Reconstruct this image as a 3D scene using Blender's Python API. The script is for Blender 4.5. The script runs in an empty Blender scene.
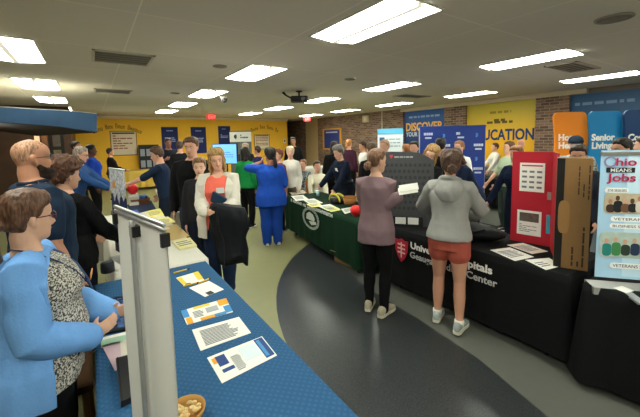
LIGHT_E = 38; FILL_E = 16; EMI_E = 23; EXPO = 0.0
import bpy, bmesh, math, random
from mathutils import Vector, Matrix, Euler, noise
random.seed(7)
SC = bpy.context.scene
COL = SC.collection
V = Vector
PI = math.pi
R = math.radians

# ------------------------------------------------------------------ camera
F_PX, YAW, PITCH, ROLL, EYE, PY = 338.0, R(34), R(5.2), R(1.2), 1.80, 170.0
FW = V((math.sin(YAW) * math.cos(PITCH), math.cos(YAW) * math.cos(PITCH), -math.sin(PITCH)))
RT = V((math.cos(YAW), -math.sin(YAW), 0))
UP = RT.cross(FW)
cam_d = bpy.data.cameras.new('camera')
cam_d.sensor_fit = 'HORIZONTAL'
cam_d.sensor_width = 36
cam_d.lens = 36 * F_PX / 640
cam_d.clip_start = 0.05
cam_d.shift_y = (PY - 208.5) / 640      # the photograph keeps the lower part of a taller frame
cam = bpy.data.objects.new('camera', cam_d)
COL.objects.link(cam)
cx = RT * math.cos(ROLL) - UP * math.sin(ROLL)
cy = RT * math.sin(ROLL) + UP * math.cos(ROLL)
cz = -FW
cam.matrix_world = Matrix(((cx.x, cy.x, cz.x, 0), (cx.y, cy.y, cz.y, 0), (cx.z, cy.z, cz.z, EYE), (0, 0, 0, 1)))
SC.camera = cam

def ray(px, py):
    a, b = px - 320, py - PY
    c, s = math.cos(ROLL), math.sin(ROLL)
    return FW + RT * ((a * c - b * s) / F_PX) + UP * (-(a * s + b * c) / F_PX)
def on_z(px, py, z):            # measured point on a level surface
    d = ray(px, py); t = (z - EYE) / d.z
    return V((d.x * t, d.y * t, z))
def on_x(px, py, x):            # measured point on a wall of constant x
    d = ray(px, py); t = x / d.x
    return V((x, d.y * t, EYE + d.z * t))
def on_y(px, py, y):
    d = ray(px, py); t = y / d.y
    return V((d.x * t, y, EYE + d.z * t))
def at_depth(px, py, D):        # measured point at a distance D into the room
    d = ray(px, py); k = d.x * math.sin(YAW) + d.y * math.cos(YAW); t = D / k
    return V((d.x * t, d.y * t, EYE + d.z * t))

# ------------------------------------------------------------------ materials
def lin(h):
    h = h.lstrip('#')
    o = []
    for i in (0, 2, 4):
        c = int(h[i:i + 2], 16) / 255
        o.append(c / 12.92 if c <= .04045 else ((c + .055) / 1.055) ** 2.4)
    return (*o, 1)
_mats = {}
def mat(h, rough=.7, kind='plain', metal=0, emit=0, scale=30, amt=.15, bump=0, h2=None, spec=.3):
    key = (h, rough, kind, metal, emit, scale, amt, bump, h2, spec)
    if key in _mats: return _mats[key]
    m = bpy.data.materials.new(kind + '_' + h.lstrip('#'))
    m.use_nodes = True
    nt = m.node_tree; N = nt.nodes; L = nt.links
    b = N['Principled BSDF']
    b.inputs['Base Color'].default_value = lin(h)
    b.inputs['Roughness'].default_value = rough
    b.inputs['Metallic'].default_value = metal
    b.inputs['Specular IOR Level'].default_value = spec
    if emit:
        b.inputs['Emission Color'].default_value = lin(h)
        b.inputs['Emission Strength'].default_value = emit
    tc = N.new('ShaderNodeTexCoord')
    def mix_into(fac, c1, c2):
        mx = N.new('ShaderNodeMix'); mx.data_type = 'RGBA'
        L.new(fac, mx.inputs[0]); mx.inputs[6].default_value = c1; mx.inputs[7].default_value = c2
        L.new(mx.outputs[2], b.inputs['Base Color']); return mx
    c = lin(h)
    dk = tuple(max(0, v * (1 - amt)) for v in c[:3]) + (1,)
    lt = tuple(min(1, v * (1 + amt)) for v in c[:3]) + (1,)
    if h2: dk, lt = lin(h), lin(h2)
    hgt = None
    if kind in ('cloth', 'noise', 'skin', 'wall', 'paint'):
        n = N.new('ShaderNodeTexNoise'); n.inputs['Scale'].default_value = scale; n.inputs['Detail'].default_value = 5
        L.new(tc.outputs['Object'], n.inputs['Vector'])
        mix_into(n.outputs[0], dk, lt); hgt = n.outputs[0]
    elif kind == 'hair':
        mp = N.new('ShaderNodeMapping'); mp.inputs['Scale'].default_value = (1, 1, .18)
        L.new(tc.outputs['Object'], mp.inputs[0])
        n = N.new('ShaderNodeTexNoise'); n.inputs['Scale'].default_value = 110; n.inputs['Detail'].default_value = 4
        L.new(mp.outputs[0], n.inputs['Vector'])
        r = N.new('ShaderNodeValToRGB'); r.color_ramp.elements[0].position = .35; r.color_ramp.elements[1].position = .65
        L.new(n.outputs[0], r.inputs[0])
        mix_into(r.outputs[0], tuple(v * .5 for v in c[:3]) + (1,), tuple(min(1, v * 1.5) for v in c[:3]) + (1,)); hgt = n.outputs[0]
    elif kind == 'speckle':       # printed fabric or terrazzo
        n = N.new('ShaderNodeTexNoise'); n.inputs['Scale'].default_value = scale; n.inputs['Detail'].default_value = 3
        L.new(tc.outputs['Object'], n.inputs['Vector'])
        r = N.new('ShaderNodeValToRGB'); r.color_ramp.elements[0].position = .5 - amt; r.color_ramp.elements[1].position = .5 + amt
        L.new(n.outputs[0], r.inputs[0]); mix_into(r.outputs[0], lin(h), lin(h2 or h))
    elif kind == 'quilt':
        w1 = N.new('ShaderNodeTexWave'); w2 = N.new('ShaderNodeTexWave')
        for w, a in ((w1, 45), (w2, -45)):
            mp = N.new('ShaderNodeMapping'); mp.inputs['Rotation'].default_value = (0, 0, R(a))
            L.new(tc.outputs['Object'], mp.inputs[0]); L.new(mp.outputs[0], w.inputs['Vector']); w.inputs['Scale'].default_value = scale
        mth = N.new('ShaderNodeMath'); mth.operation = 'MULTIPLY'
        L.new(w1.outputs['Fac'], mth.inputs[0]); L.new(w2.outputs['Fac'], mth.inputs[1])
        mix_into(mth.outputs[0], dk, lt); hgt = mth.outputs[0]
    elif kind == 'brick':
        t = N.new('ShaderNodeTexBrick'); t.inputs['Scale'].default_value = 1
        t.inputs['Brick Width'].default_value = .215; t.inputs['Row Height'].default_value = .075; t.inputs['Mortar Size'].default_value = .007
        t.inputs['Color1'].default_value = lin(h); t.inputs['Color2'].default_value = lin(h2); t.inputs['Mortar'].default_value = lin('#8d8375')
        t.inputs['Bias'].default_value = -.2
        mp = N.new('ShaderNodeMapping'); mp.inputs['Rotation'].default_value = (R(-90), 0, 0) if amt == 1 else ((R(90), 0, R(90)) if amt == 2 else (0, 0, 0))
        cb = N.new('ShaderNodeCombineXYZ'); sp = N.new('ShaderNodeSeparateXYZ')
        L.new(tc.outputs['Object'], sp.inputs[0]); ad = N.new('ShaderNodeMath'); L.new(sp.outputs[0], ad.inputs[0]); L.new(sp.outputs[1], ad.inputs[1])
        L.new(ad.outputs[0], cb.inputs[0]); L.new(sp.outputs[2], cb.inputs[1]); L.new(cb.outputs[0], t.inputs['Vector'])
        L.new(t.outputs['Color'], b.inputs['Base Color']); hgt = None
        iv = N.new('ShaderNodeBump'); iv.inputs['Strength'].default_value = .5; iv.inputs['Distance'].default_value = -.008
        L.new(t.outputs['Fac'], iv.inputs['Height']); L.new(iv.outputs[0], b.inputs['Normal'])
    elif kind == 'tile':
        t = N.new('ShaderNodeTexBrick'); t.offset = 0; t.inputs['Scale'].default_value = 1
        t.inputs['Brick Width'].default_value = 1.465; t.inputs['Row Height'].default_value = 1.335; t.inputs['Mortar Size'].default_value = .006
        t.inputs['Color1'].default_value = dk; t.inputs['Color2'].default_value = lt; t.inputs['Mortar'].default_value = tuple(min(1, v * 1.25) for v in c[:3]) + (1,)
        mp = N.new('ShaderNodeMapping'); mp.inputs['Location'].default_value = (-.4, -.6, 0)
        L.new(tc.outputs['Object'], mp.inputs[0]); L.new(mp.outputs[0], t.inputs['Vector']); L.new(t.outputs['Color'], b.inputs['Base Color'])
        n = N.new('ShaderNodeTexNoise'); n.inputs['Scale'].default_value = 60; n.inputs['Detail'].default_value = 6
        L.new(tc.outputs['Object'], n.inputs['Vector']); hgt = n.outputs[0]
    elif kind == 'wood':
        mp = N.new('ShaderNodeMapping'); mp.inputs['Scale'].default_value = (12, 12, 1.2)
        L.new(tc.outputs['Object'], mp.inputs[0])
        n = N.new('ShaderNodeTexNoise'); n.inputs['Scale'].default_value = 4; n.inputs['Detail'].default_value = 6
        L.new(mp.outputs[0], n.inputs['Vector']); mix_into(n.outputs[0], dk, lt); hgt = n.outputs[0]
    elif kind == 'grad':         # printed colour gradient along z, from h (low) to h2 (high); scale = span, amt = start
        sp = N.new('ShaderNodeSeparateXYZ'); L.new(tc.outputs['Object'], sp.inputs[0])
        mr = N.new('ShaderNodeMapRange'); mr.inputs[1].default_value = amt; mr.inputs[2].default_value = amt + scale
        L.new(sp.outputs[2], mr.inputs[0]); mix_into(mr.outputs[0], lin(h), lin(h2))
    if bump and hgt is not None:
        bn = N.new('ShaderNodeBump'); bn.inputs['Strength'].default_value = bump; bn.inputs['Distance'].default_value = .01
        L.new(hgt, bn.inputs['Height']); L.new(bn.outputs[0], b.inputs['Normal'])
    _mats[key] = m
    return m
def cloth(h, **k):
    d = dict(rough=.9, kind='cloth', scale=60, amt=.12, bump=.15, spec=.15); d.update(k)
    return mat(h, **d)

# ------------------------------------------------------------------ mesh builder
class MB:
    def __init__(s): s.v = []; s.f = []; s.mi = []; s.m = 0
    def add(s, vs, fs):
        o = len(s.v); s.v += [tuple(v) for v in vs]
        for f in fs: s.f.append([i + o for i in f]); s.mi.append(s.m)
    def box(s, lo, hi, bev=0):
        s.slab(V(lo), V((1, 0, 0)), V((0, 1, 0)), hi[0] - lo[0], hi[1] - lo[1], hi[2] - lo[2], n=V((0, 0, 1)))
    def slab(s, o, u, v, w, h, t, n=None):     # box from corner o along u, v and n
        u = V(u).normalized(); v = V(v).normalized(); n = n or u.cross(v)
        o = V(o); p = []
        for c in (0, t):
            for a, b in ((0, 0), (w, 0), (w, h), (0, h)): p.append(o + u * a + v * b + n * c)
        s.add(p, [(3, 2, 1, 0), (4, 5, 6, 7), (0, 1, 5, 4), (1, 2, 6, 5), (2, 3, 7, 6), (3, 0, 4, 7)])
    def prism(s, pts, n, t):                   # closed outline pushed along n
        k = len(pts); n = V(n)
        a = [V(p) for p in pts]; b = [p + n * t for p in a]
        s.add(a + b, [list(range(k))[::-1], list(range(k, 2 * k))] + [(i, (i + 1) % k, k + (i + 1) % k, k + i) for i in range(k)])
    def loft(s, rings, cap=True):
        k = len(rings[0]); o = [p for r in rings for p in r]
        fs = []
        for j in range(len(rings) - 1):
            for i in range(k): fs.append((j * k + i, j * k + (i + 1) % k, (j + 1) * k + (i + 1) % k, (j + 1) * k + i))
        if cap: fs += [list(range(k))[::-1], [(len(rings) - 1) * k + i for i in range(k)]]
        s.add(o, fs)
    def tube(s, pts, rad, n=10, flat=1, ref=None, cap=True):
        pts = [V(p) for p in pts]
        if not hasattr(rad, '__len__'): rad = [rad] * len(pts)
        rings = []; ax = None
        T = []
        for i in range(len(pts)):
            a = pts[max(0, i - 1)]; b = pts[min(len(pts) - 1, i + 1)]; T.append((b - a).normalized())
        rf = V(ref) if ref else (V((0, 0, 1)) if abs(T[0].z) < .9 else V((0, 1, 0)))
        ax = (rf - T[0] * rf.dot(T[0])).normalized()
        P = []
        for i, p in enumerate(pts):
            ax = (ax - T[i] * ax.dot(T[i])).normalized(); P.append((p, T[i], ax.copy(), rad[i]))
        if cap:
            p, t, a, r = P[0]; P = [(p - t * r * .85, t, a, r * .35), (p - t * r * .5, t, a, r * .8)] + P
            p, t, a, r = P[-1]; P = P + [(p + t * r * .5, t, a, r * .8), (p + t * r * .85, t, a, r * .35)]
        for p, t, a, r in P:
            b = t.cross(a)
            rings.append([p + a * (r * math.cos(2 * PI * k / n)) + b * (r * flat * math.sin(2 * PI * k / n)) for k in range(n)])
        s.loft(rings)
    def ball(s, c, r, n=12, m=8):
        r = V(r) if hasattr(r, '__len__') else V((r, r, r)); c = V(c)
        s.loft([[c + V((r.x * math.sin(PI * j / m) * math.cos(2 * PI * k / n), r.y * math.sin(PI * j / m) * math.sin(2 * PI * k / n), -r.z * math.cos(PI * j / m))) for k in range(n)]
                for j in [.15] + list(range(1, m)) + [m - .15]])
    def lathe(s, c, prof, n=20):
        c = V(c)
        s.loft([[c + V((r * math.cos(2 * PI * k / n), r * math.sin(2 * PI * k / n), z)) for k in range(n)] for r, z in prof])
    def build(s, name, mats, parent=None, loc=None, smooth=False, rotz=None):
        me = bpy.data.meshes.new(name); me.from_pydata(s.v, [], s.f)
        if not isinstance(mats, (list, tuple)): mats = [mats]
        for m in mats: me.materials.append(m)
        for p, i in zip(me.polygons, s.mi): p.material_index = i; p.use_smooth = smooth
        bm = bmesh.new(); bm.from_mesh(me); bmesh.ops.recalc_face_normals(bm, faces=bm.faces); bm.to_mesh(me); bm.free()
        o = bpy.data.objects.new(name, me); COL.objects.link(o)
        if parent: o.parent = parent
        if loc is not None: o.location = loc
        if rotz is not None: o.rotation_euler.z = rotz
        return o

def tag(o, label, cat, group=None, kind=None):
    if label: o['label'] = label
    if cat: o['category'] = cat
    if group: o['group'] = group
    if kind: o['kind'] = kind
    return o
def thing(name, label, cat, loc=(0, 0, 0), rotz=0, group=None):
    o = bpy.data.objects.new(name, None); COL.objects.link(o); o.empty_display_size = .1
    o.location = loc; o.rotation_euler.z = rotz
    return tag(o, label, cat, group)
def struct(name, mb, m, **k):
    o = mb.build(name, m, **k); o['kind'] = 'structure'; return o
QUEUE = []      # (object, after) : modifiers baked to a plain mesh at the end
def lettering(txt, h, o, u, v, m, parent=None, name='lettering', bold=0, align='LEFT', squeeze=1, width=None, kind=None):
    """Raised letters of cap height h with the text's left base at o; u = reading direction, v = up."""
    cu = bpy.data.curves.new(name, 'FONT'); cu.body = txt; cu.size = h / .69; cu.extrude = .0008; cu.offset = bold; cu.align_x = align
    cu.space_line = .95; cu.resolution_u = 3
    cu.materials.append(m)
    ob = bpy.data.objects.new(name, cu); COL.objects.link(ob)
    u = V(u).normalized(); v = V(v).normalized(); n = u.cross(v); o = V(o)
    M = Matrix(((u.x * squeeze, v.x, n.x, o.x), (u.y * squeeze, v.y, n.y, o.y), (u.z * squeeze, v.z, n.z, o.z), (0, 0, 0, 1)))
    QUEUE.append(('text', ob, M, parent, width, kind, u))
    return ob
def flush():
    bpy.context.view_layer.update()
    dg = bpy.context.evaluated_depsgraph_get()
    done = []
    for q in QUEUE:
        ob = q[1]
        me = bpy.data.meshes.new_from_object(ob.evaluated_get(dg), depsgraph=dg)
        done.append((q, me))
    for q, me in done:
        ob = q[1]
        if q[0] == 'text':
            nm = ob.name; mm = ob.data.materials[0]
            M = q[2]
            if q[4]:
                xs = [v.co.x for v in me.vertices]; k = q[4] / (max(xs) - min(xs)); u = q[6]; x0 = min(xs)
                for r in range(3): M[r][0] = u[r] * k; M[r][3] -= u[r] * k * x0
            if q[3]: M = q[3].matrix_world.inverted() @ M
            me.transform(M)
            bpy.data.objects.remove(ob)
            o = bpy.data.objects.new('lettering', me); COL.objects.link(o)
            o.name = nm.split('.')[0]
            if not me.materials: me.materials.append(mm)
            if q[3]: o.parent = q[3]
            if q[5]: o['kind'] = q[5]
        else:
            old = ob.data; ob.modifiers.clear(); ob.data = me
            bpy.data.meshes.remove(old)
            if q[2]: q[2](me)
            for p in me.polygons: p.use_smooth = True
    QUEUE.clear()
def remesh(ob, size, after=None, smooth=2):
    m = ob.modifiers.new('r', 'REMESH'); m.mode = 'VOXEL'; m.voxel_size = size; m.use_smooth_shade = True
    if smooth:
        s = ob.modifiers.new('s', 'SMOOTH'); s.iterations = smooth; s.factor = .5
    QUEUE.append(('mesh', ob, after))
# ------------------------------------------------------------------ people
def sstep(x): x = max(0, min(1, x)); return x * x * (3 - 2 * x)
def lerp(a, b, t): return a + (b - a) * t
def table(rows, z):
    if z <= rows[0][0]: return rows[0][1:]
    for a, b in zip(rows, rows[1:]):
        if z <= b[0]:
            t = (z - a[0]) / (b[0] - a[0]); t = lerp(t, sstep(t), .5)
            return tuple(lerp(p, q, t) for p, q in zip(a[1:], b[1:]))
    return rows[-1][1:]
#            z/S   half width, half depth, forward   (metres at S = 1.7)
TORSO = {'m': [(.455, .085, .08, 0), (.48, .15, .105, -.005), (.53, .17, .115, -.01), (.585, .158, .108, 0), (.63, .155, .106, .005),
               (.68, .163, .112, .008), (.73, .178, .12, .008), (.775, .18, .112, 0), (.81, .15, .088, -.008), (.835, .085, .068, -.012), (.855, .06, .06, -.01)],
         'f': [(.455, .085, .08, 0), (.48, .155, .11, -.005), (.53, .178, .12, -.012), (.585, .155, .105, 0), (.63, .135, .098, .004),
               (.68, .143, .105, .01), (.72, .155, .122, .018), (.765, .16, .108, .004), (.805, .13, .08, -.008), (.832, .072, .06, -.012), (.852, .05, .052, -.01)]}
#          z(0 chin .. 1 crown)  half width, front y, back y
HEAD = [(-.03, .018, .066, .01), (0, .03, .078, -.005), (.05, .041, .086, -.025), (.12, .0495, .0885, -.045), (.2, .056, .088, -.06), (.28, .061, .0885, -.074),
        (.36, .0655, .0885, -.084), (.45, .0685, .0865, -.092), (.52, .0705, .0865, -.097), (.6, .0725, .091, -.1), (.7, .0735, .0895, -.1), (.8, .070, .08, -.092),
        (.88, .0605, .062, -.076), (.945, .043, .036, -.05), (.985, .02, .01, -.024), (1.0, .004, -.004, -.012)]
HH = .228
def head_pt(w, a, grow=0):
    hw, f, b = table(HEAD, w)
    cyy, hd = (f + b) / 2, (f - b) / 2
    ca, sa = math.cos(a), math.sin(a)
    e = .86
    x = (hw + grow) * math.copysign(abs(sa) ** e, sa); y = cyy + (hd + grow) * math.copysign(abs(ca) ** e, ca)
    z = w * HH
    if grow > 0: z += grow * sstep((w - .75) / .25)
    return V((x, y, z))
def hair_line(y, style):
    rows = {'short': [(-.1, .2), (-.04, .22), (-.015, .45), (.012, .5), (.03, .62), (.055, .78), (.1, .82)],
            'buzz': [(-.1, .3), (-.03, .35), (-.01, .5), (.03, .7), (.05, .8), (.1, .86)],
            'balding': [(-.1, .25), (-.04, .3), (-.01, .5), (.02, .62), (.03, .95), (.1, 1.2)],
            'up': [(-.1, .12), (-.04, .2), (-.015, .42), (.02, .52), (.05, .76), (.1, .84)]}
    return table(rows.get(style, rows['up']), y)[0]

class Person:
    def __init__(s, label, group=None, xy=(0, 0), S=1.7, face=90, sex='f', w=1.0, lean=0, side=0, twist=0, head=(0, 0, 0), skin='#c99a80', det=1, hipz=None,
                 RH=None, LH=None, Re=None, Le=None, RF=None, LF=None, RHd=None, LHd=None, curl=.5, hips=0, knee=1, RP=None, LP=None, brow=None, smile=False):
        s.smile = smile
        s.brow_h = brow or "#3f2d22"
        s.palm_1, s.palm_0 = RP, LP
        s.S, s.k, s.sex, s.w, s.det = S, S / 1.7, sex, w, det
        s.vox = {2: .0065, 1: .010, 0: .015}[det]
        k = s.k
        s.hip = V((0, 0, hipz if hipz else .53 * S))
        s.dz = s.hip.z - .53 * S
        s.lean, s.side, s.twist = R(lean), R(side), R(twist)
        s.Rt = s.rot(1)
        s.wl = 1 + (w - 1) * .55
        sw = (.178 if sex == 'm' else .152) * k * (1 + (w - 1) * .35)
        s.sh = {1: s.TP(sw, -.01 * k, .795 * S), -1: s.TP(-sw, -.01 * k, .795 * S)}
        s.arm = {}
        for sd, H, El, Hd in ((1, RH, Re, RHd), (-1, LH, Le, LHd)):
            if H is None: H = (sd * (sw / S + .032 + .02 * (w - 1) * 3), .03, .485)
            wr = V(H) * S
            el, wr = s.ik(s.sh[sd], wr, .172 * S, .15 * S, V(El) if El else V((sd * .5, -1, -.3)))
            d = V(Hd).normalized() if Hd else (wr - el).normalized()
            s.arm[sd] = (s.sh[sd], el, wr, d)
        s.leg = {}
        for sd, Fp in ((1, RF), (-1, LF)):
            Fp = Fp or (sd * .055, 0.0, 0, sd * 8)
            an = V((Fp[0] * S, Fp[1] * S, Fp[2] * S + .05 * k)) if len(Fp) > 2 else V((Fp[0] * S, Fp[1] * S, .05 * k))
            yaw = R(Fp[3] if len(Fp) > 3 else sd * 8)
            hj = s.hip + Matrix.Rotation(R(hips), 3, 'Z') @ V((sd * .05 * S * (1 + (w - 1) * .5), 0, -.01 * S))
            kn, an = s.ik(hj, an, .247 * S, .238 * S, V((sd * .05, knee, 0)))
            s.leg[sd] = (hj, kn, an, yaw)
        nb = s.TP(0, -.012 * k, .838 * S)
        s.Rh = s.Rt @ Euler((R(-head[1]), R(head[2]), R(head[0]))).to_matrix()
        s.ho = nb + s.Rt @ V((0, .008, .012)) * k + s.Rh @ V((0, 0.0, .028)) * k
        s.nb = nb
        hs = k * (1.0 if sex == 'm' else .97); s.hs = 1.7 / 1.7 * (.45 + .55 * hs) * (1.0 if sex == 'm' else .985)
        s.skin = mat(skin, rough=.55, kind='skin', scale=14, amt=.07)
        s.skin_h = skin
        b = MB(); s._body(b)
        s.o = b.build('person', s.skin); s.o.location = (xy[0], xy[1], 0); s.o.rotation_euler.z = R(face - 90)
        tag(s.o, label, 'person', group)
        remesh(s.o, s.vox, smooth=1)
        if det >= 1: s._face()
    def rot(s, wgt): return Euler((-s.lean * wgt, s.side * wgt, s.twist * wgt), 'XYZ').to_matrix()
    def TP(s, x, y, z):
        wgt = sstep((z - .47 * s.S) / (.22 * s.S))
        return s.hip + s.rot(wgt) @ (V((x, y, z - .53 * s.S)))
    def HP(s, p): return s.ho + s.Rh @ (V(p) * s.hs)
    @staticmethod
    def ik(a, t, l1, l2, hint):
        d = t - a; L = d.length
        if L > (l1 + l2) * .995: d = d * ((l1 + l2) * .995 / L); t = a + d; L = d.length
        if L < abs(l1 - l2) + .02: L = abs(l1 - l2) + .02; d = d.normalized() * L; t = a + d
        u = d.normalized(); h = (hint - u * hint.dot(u)).normalized()
        c = (l1 * l1 + L * L - l2 * l2) / (2 * L); q = math.sqrt(max(0, l1 * l1 - c * c))
        return a + u * c + h * q, t
    def torso_rings(s, z0, z1, off=0, n=28, step=.02, flare=0, e=2.3, wide=False):
        S, k = s.S, s.k; out = []
        m = max(3, int((z1 - z0) / step))
        for j in range(m + 1):
            z = lerp(z0, z1, j / m)
            of = off * (1 - .75 * sstep((z - .775) / .05))
            a, b, y = table(TORSO[s.sex], max(z, .53) if wide else max(z, .478))
            wg = 1 + (s.w - 1) * sstep((.84 - z) / .06)
            belly = max(0, s.w - 1) * .11 * math.exp(-((z - .6) / .07) ** 2)
            a = a * k * wg + of; b = b * k * (1 + (wg - 1) * 1.15) + of + belly * .5
            if z < .55: a += flare * (.55 - z); b += flare * (.55 - z)
            y = y * k + belly * .5
            r = []
            for i in range(n):
                t = 2 * PI * i / n; c, q = math.cos(t), math.sin(t)
                r.append(s.TP(a * math.copysign(abs(c) ** (2 / e), c), y + b * math.copysign(abs(q) ** (2 / e), q), z * S))
            out.append(r)
        return out
    def arm_pts(s, sd, t1=1.0, off=0, loose=0):
        sh, el, wr, d = s.arm[sd]; k = s.k * s.wl * (1 if s.sex == 'm' else .88)
        inn = s.TP(sd * .085 * s.k, -.01 * s.k, .804 * s.S)
        pts = [(inn, .042)] + [(sh, .053)] + [(sh.lerp(el, t), r) for t, r in ((.25, .053), (.5, .048), (.75, .044), (1, .041))] + [(el.lerp(wr, t), r) for t, r in ((.25, .042), (.5, .038), (.75, .031), (1, .026))]
        m = 2 + int(round(t1 * 8))
        pts = pts[:m]
        return [p for p, r in pts], [r * k + off + loose * (i / 9) for i, (p, r) in enumerate(pts)]
    def leg_pts(s, sd, t1=1.0, off=0, flare=0):
        hj, kn, an, yaw = s.leg[sd]; k = s.k * s.wl
        pts = [(hj + V((0, 0, .03)), .088)] + [(hj.lerp(kn, t), r) for t, r in ((.12, .09), (.35, .084), (.65, .07), (.9, .057), (1, .055))] + [(kn.lerp(an, t), r) for t, r in ((.15, .054), (.35, .056), (.6, .047), (.85, .036), (1, .035))]
        if t1 < 1:
            n = 1 + t1 * 10; m = int(n); fr = n - m
            q = pts[:m + 1]
            if fr > .05 and m + 1 < len(pts): q.append((pts[m][0].lerp(pts[m + 1][0], fr), lerp(pts[m][1], pts[m + 1][1], fr)))
            pts = q
        n = len(pts)
        return [p for p, r in pts], [r * k * (1.04 if s.sex == 'f' and i < 5 else 1) + off + flare * i / 10 for i, (p, r) in enumerate(pts)]
    def _body(s, b):
        S, k = s.S, s.k
        b.loft(s.torso_rings(.455, .855, off=-.004))
        nr = (.056 if s.sex == 'm' else .047) * k * (1 + (s.w - 1) * .4)
        b.tube([s.TP(0, -.012 * k, .80 * S), s.nb, s.HP((0, -.018, .02)), s.HP((0, -.015, .08))], [nr * 1.25, nr * 1.05, nr, nr * .95], n=16)
        # head with brow, eye sockets, nose, lips, chin and ears
        rings = []
        NA = 40 if s.det == 2 else 28
        for j in range(0, 33):
            w = -.03 + 1.03 * j / 32; r = []
            for i in range(NA):
                a = 2 * PI * i / NA; p = head_pt(w, a)
                if p.y > .03:
                    for ex in (-.031, .031):
                        g = math.exp(-((p.x - ex) / .016) ** 2 - ((p.z - .5 * HH) / .013) ** 2); p.y -= .009 * g
                    p.y += .004 * math.exp(-((p.z - .565 * HH) / .009) ** 2) * (abs(p.x) < .05)
                    p.y += .006 * math.exp(-(p.x / .018) ** 2 - ((p.z - .045 * HH) / .014) ** 2)
                    p.y += .004 * math.exp(-(p.x / .02) ** 2 - ((p.z - .2 * HH) / .009) ** 2)
                    for ex in (-.042, .042): p.y += .004 * math.exp(-((p.x - ex) / .018) ** 2 - ((p.z - .36 * HH) / .018) ** 2)
                r.append(s.HP(p))
            rings.append(r)
        b.loft(rings)
        b.tube([s.HP((0, .083, .51 * HH)), s.HP((0, .096, .42 * HH)), s.HP((0, .1045, .345 * HH)), s.HP((0, .096, .315 * HH))], [.0085, .0105, .0135, .012], n=10)
        for ex in (-1, 1):
            b.ball(s.HP((ex * .011, .091, .325 * HH)), .0085 * s.hs, n=8, m=6)
            b.tube([s.HP((ex * .069, -.002, .32 * HH)), s.HP((ex * .075, -.012, .41 * HH)), s.HP((ex * .077, -.016, .52 * HH))], [.0085, .013, .0135], n=10, flat=.6, ref=s.Rh @ V((0, 1, 0)))
        for sd in (1, -1):
            p, r = s.arm_pts(sd); b.tube(p, r, n=14)
            s._hand(b, sd)
            p, r = s.leg_pts(sd); b.tube(p, r, n=16)
            hj, kn, an, yaw = s.leg[sd]
            fd = Matrix.Rotation(yaw, 3, 'Z') @ V((0, 1, 0))
            b.tube([an - fd * .035 * k + V((0, 0, -.012)), an + fd * .06 * k + V((0, 0, -.022)), an + fd * .14 * k + V((0, 0, -.034))], [.03 * k, .034 * k, .016 * k], n=10, flat=.8, ref=(0, 0, 1))
    curl_R = curl_L = .45
    def _hand(s, b, sd):
        sh, el, wr, d = s.arm[sd]; k = s.k * (1 if s.sex == 'm' else .92)
        f = (wr - el).normalized()
        nrm = getattr(s, 'palm_%d' % (1 if sd > 0 else 0), None)
        n = V(nrm) if nrm else V((-sd, 0, 0))
        n = n - d * n.dot(d)
        if n.length < .15: n = V((0, 0, -1)) - d * d.dot(V((0, 0, -1)))
        n.normalize()
        t = d.cross(n) * sd
        fat = 1.25 if s.det == 0 else 1.0
        b.loft([[wr + d * q * k + t * (hw * k * math.cos(2 * PI * i / 12)) + n * (ht * k * math.sin(2 * PI * i / 12)) for i in range(12)]
                for q, hw, ht in ((-.015, .024, .019), (.012, .03, .018), (.045, .039, .0165), (.08, .0405, .014), (.097, .036, .010))])
        for off, L, r in ((.030, .07, .0088), (.010, .078, .009), (-.010, .073, .0087), (-.029, .057, .0078)):
            p = wr + d * .088 * k + t * off * k; pts = [p - d * .015]; dd = d.copy(); c = .45
            for q in (.42, .32, .26):
                ang = c * q * 1.6; dd = (dd * math.cos(ang) + n * math.sin(ang)).normalized(); n2 = n
                pts.append(p.copy()); p = p + dd * L * q * k
            pts.append(p)
            b.tube(pts, [r * k * fat, r * k * fat, r * .95 * k * fat, r * .88 * k * fat, r * .75 * k * fat], n=8, ref=n)
        p = wr + d * .022 * k + t * .028 * k; td = (d * .72 + t * .6 + n * .35).normalized()
        b.tube([p, p + td * .034 * k, p + (td * .034 + (td + d * .5).normalized() * .030) * k], [.0125 * k * fat, .0105 * k * fat, .0085 * k * fat], n=8)
    def _face(s):
        for ex in (-1, 1):
            e = MB(); e.ball(s.HP((ex * .031, .0725, .497 * HH)), .0112 * s.hs, n=12, m=8)
            e.m = 1
            c = s.HP((ex * .031, .0785, .497 * HH)); e.ball(c, .0062 * s.hs, n=10, m=6)
            e.build('eye', [mat('#c3b6aa', rough=.25), mat('#2c1d14', rough=.2)], s.o, smooth=True)
        b = MB()
        s.brow_h = getattr(s, 'brow_h', '#4a3627')
        for ex in (-1, 1):
            b.tube([s.HP((ex * .016, .0925, .578 * HH)), s.HP((ex * .032, .0915, .6 * HH)), s.HP((ex * .048, .081, .578 * HH))], [.0028, .0032, .0018], n=6)
        b.build('eyebrows', mat(s.brow_h, rough=.8), s.o, smooth=True)
        b = MB(); g = .004 if s.smile else 0; wd = .026 if s.smile else .021
        b.tube([s.HP((-wd, .081, .205 * HH + g * 1.6)), s.HP((-.008, .0925, .212 * HH + g * .3)), s.HP((.008, .0925, .212 * HH + g * .3)), s.HP((wd, .081, .205 * HH + g * 1.6))], [.0022, .0038, .0038, .0022], n=6)
        b.tube([s.HP((-wd * .86, .081, .19 * HH + g)), s.HP((0, .0925, .178 * HH - g)), s.HP((wd * .86, .081, .19 * HH + g))], [.002, .0045, .002], n=6)
        if s.smile:
            q = MB(); q.tube([s.HP((-.019, .0855, .203 * HH)), s.HP((0, .0915, .195 * HH)), s.HP((.019, .0855, .203 * HH))], [.003, .006, .003], n=6); q.build('teeth', mat('#e8e2d8', rough=.3), s.o, smooth=True)
        b.build('lips', mat('#a3584e', rough=.5), s.o, smooth=True)
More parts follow.
